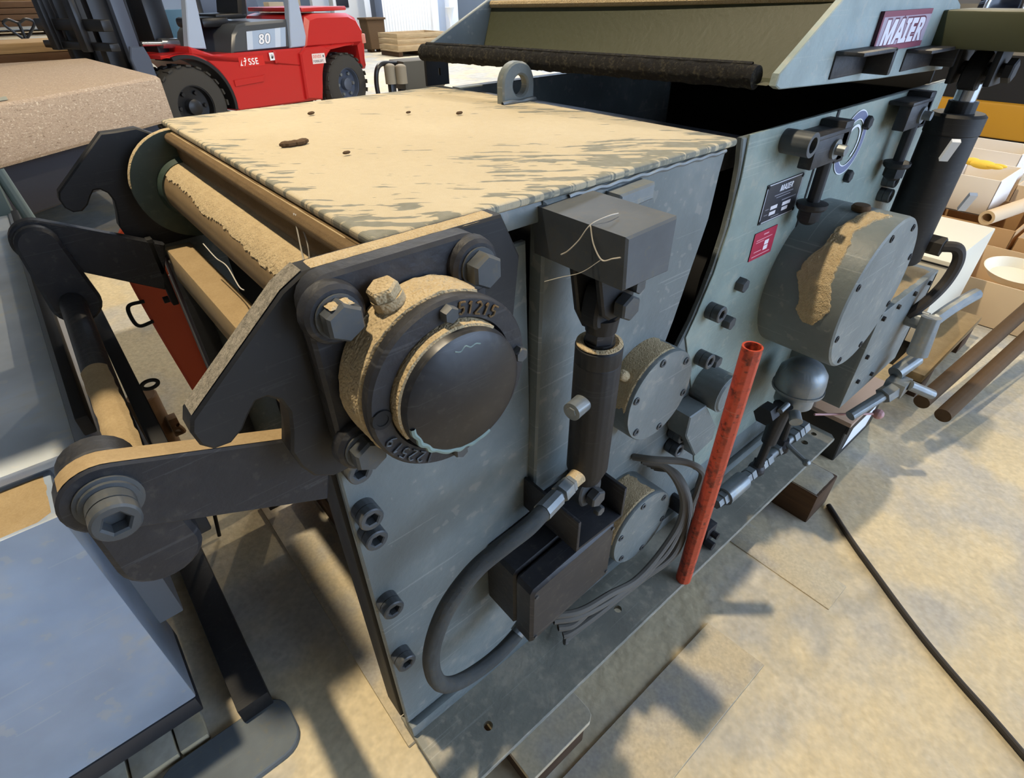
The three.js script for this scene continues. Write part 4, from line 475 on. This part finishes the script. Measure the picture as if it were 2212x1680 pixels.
// ---------------------------------------------------------------- background right
{ const c = thing('cream_cabinet', 'cream sheet metal cabinet with louvres lying behind the drum', 'cabinet', [3.15, 0, -.2]); part('body', box(2.83, 3.46, .15, .55, -.55, .11, .006), M.cream, c); part('lid_gap', box(2.826, 2.84, .525, .532, -.55, .11, .001), M.black, c); for (let i = 0; i < 3; i++) for (const z of [-.3, -.1]) part('louvre', ball([2.98 + i * .07, .55, z + .02 * i], .02, 1.1, .5, 3, 12, 8), M.cream, c); for (const [x, z] of [[2.85, -.5], [3.35, 0], [2.85, 0], [3.35, -.5]]) part('foot', box(x, x + .1, 0, .15, z, z + .1), M.forkBlack, c); }
const openBox = (n, lab, x0, x1, y0, y1, z0, z1, m, flap = 1) => { const b = thing(n, lab, 'box', [(x0 + x1) / 2, y0, (z0 + z1) / 2], 'cardboard boxes piled behind the machine'); part('carton', [box(x0, x1, y0, y0 + .01, z0, z1), box(x0, x0 + .008, y0, y1, z0, z1), box(x1 - .008, x1, y0, y1, z0, z1), box(x0, x1, y0, y1, z0, z0 + .008), box(x0, x1, y0, y1, z1 - .008, z1)], m, b); if (flap) part('flap', [ext([[z0, 0], [z1, 0], [z1 - .02, .16], [z0 + .02, .16]], 0, .006, .001).rotateY(Math.PI / 2).rotateZ(.9).translate(x0, y1, z0 + z1), box(x0 + .02, x1 - .02, y1 - .004, y1 + .003, z1, z1 + .12, .001)], m, b); return b; };
openBox('carton', 'pale open carton with the round white dish nearest the cream cabinet', 3.62, 4.22, 0, .24, .0, .44, M.cardPale, 0);
openBox('carton', 'brown open carton beyond the one with the white dish', 4.28, 4.85, 0, .3, .12, .56, M.card, 0);
openBox('carton', 'tan carton under the white carton with pencil marks', 4.28, 4.92, 0, .33, -.42, .1, M.card, 0);
openBox('carton', 'white carton with pencil marks at the top of the pile', 4.42, 4.88, .335, .55, -.4, -.1, M.paper, 0);
openBox('carton', 'wide tan carton at the far right of the pile', 5.0, 5.9, 0, .42, -.1, .7, M.cardPale, 0);
openBox('carton', 'tall white carton standing behind the pile', 5.0, 5.4, 0, .6, -.6, -.15, M.paper, 0);
solo('cardboard_tube', 'pale cardboard tube lying across the tan carton', 'tube', along(new THREE.LatheGeometry([[.026, -.33], [.042, -.33], [.042, .33], [.026, .33], [.026, -.33]].map((p) => new THREE.Vector2(...p)), 28), [4.24, .378, -.06], [4.9, .378, .06]), M.cardPale, [4.6, .34, 0]);
solo('glove', 'yellow work glove lying on the top white carton', 'glove', [ball([4.66, .575, -.27], .055, 1, .45, 1.3), ball([4.62, .58, -.2], .022, 1, .6, 2), ball([4.67, .58, -.19], .02, 1, .6, 2.2), ball([4.7, .575, -.34], .045, 1, .5, 1)], M.glove, [4.66, .55, -.27]);
solo('white_dish', 'round white dish in the pale open carton', 'dish', lathe([[0, .0], [.11, 0], [.15, .04], [.155, .04], [.115, -.01], [0, -.01]], [3.92, .2, .23], [-.1, 1, .05], 40), M.cream, [3.92, .19, .23]);
solo('wood_board', 'pale board lying in front of the cream cabinet', 'board', box(2.6, 3.4, .1, .14, .118, .245, .004), M.beam, [3.0, .1, .18]);
for (const [x, l] of [[2.64, 'dark timber block under the near end of the pale board'], [3.2, 'dark timber block under the far end of the pale board']]) solo('timber_block', l, 'timber', box(x, x + .15, 0, .098, .12, .243), M.woodDark, [x + .07, 0, .18]);
for (const [y, z, l] of [[.13, .385, 'lower dark steel tube at the right edge of the picture'], [.15, .3, 'upper dark steel tube at the right edge of the picture']]) solo('steel_tube', l, 'tube', cyl([2.42, y - .03, z], [3.56, y + .12, z + .1], .03), M.rust, [3.2, 0, z], { group: 'two dark steel tubes' });
{ const t = thing('yellow_vehicle', 'yellow and black vehicle with big tyre at the far right', 'vehicle', [8.3, 0, -1]); part('chassis', box(7.6, 9.5, .24, .56, -3.2, 1.2, .03), M.yellow, t); part('bonnet', ext([[7.65, .56], [9.5, .56], [9.5, 1.5], [8.1, 1.35], [7.7, .95]], -3.2, .9, .04), M.forkBlack, t); part('underside', box(7.75, 9.4, .08, .24, -3.0, 1.0, .02), M.black, t);
  part('wheel', lathe([[.2, -.14], [.38, -.14], [.42, -.09], [.42, .09], [.38, .14], [.2, .14], [.2, -.14]], [7.9, .42, -.35], [1, 0, 0], 40), M.tyre, t); part('wheel', lathe([[.2, -.14], [.38, -.14], [.42, -.09], [.42, .09], [.38, .14], [.2, .14], [.2, -.14]], [7.9, .42, -2.7], [1, 0, 0], 40), M.tyre, t);
  part('work_lamp', [lathe([[0, 0], [.12, .02], [.22, .1], [.25, .2], [.22, .21], [0, .2]], [7.75, 1.33, -1.4], [-.4, 0, 1], 32)], std({ color: 0x10131c, roughness: .12, metalness: .3 }), t); part('lamp_rim', new THREE.TorusGeometry(.25, .025, 10, 40).rotateY(-.38).translate(7.67, 1.33, -1.21), M.chrome, t);
  part('lettering', quad([7.593, .76, -1.38], [7.593, .76, -1.22], [7.66, .89, -1.22], [7.66, .89, -1.38]), std({ map: canvasTex(96, 96, (g) => { g.fillStyle = '#16171a'; g.fillRect(0, 0, 96, 96); g.fillStyle = '#f2ead8'; g.font = 'bold 88px sans-serif'; g.fillText("G'", 4, 80); }), roughness: .5 }), t, { keepUV: true }); }
solo('far_wall_panel', 'beige partition panel behind the yellow vehicle', 'panel', [box(13.0, 13.2, 0, 3, -7, 5, .01)], std({ color: 0x9a8e80, roughness: .8 }), [13.1, 0, -1]);

renderer.render(scene, camera);
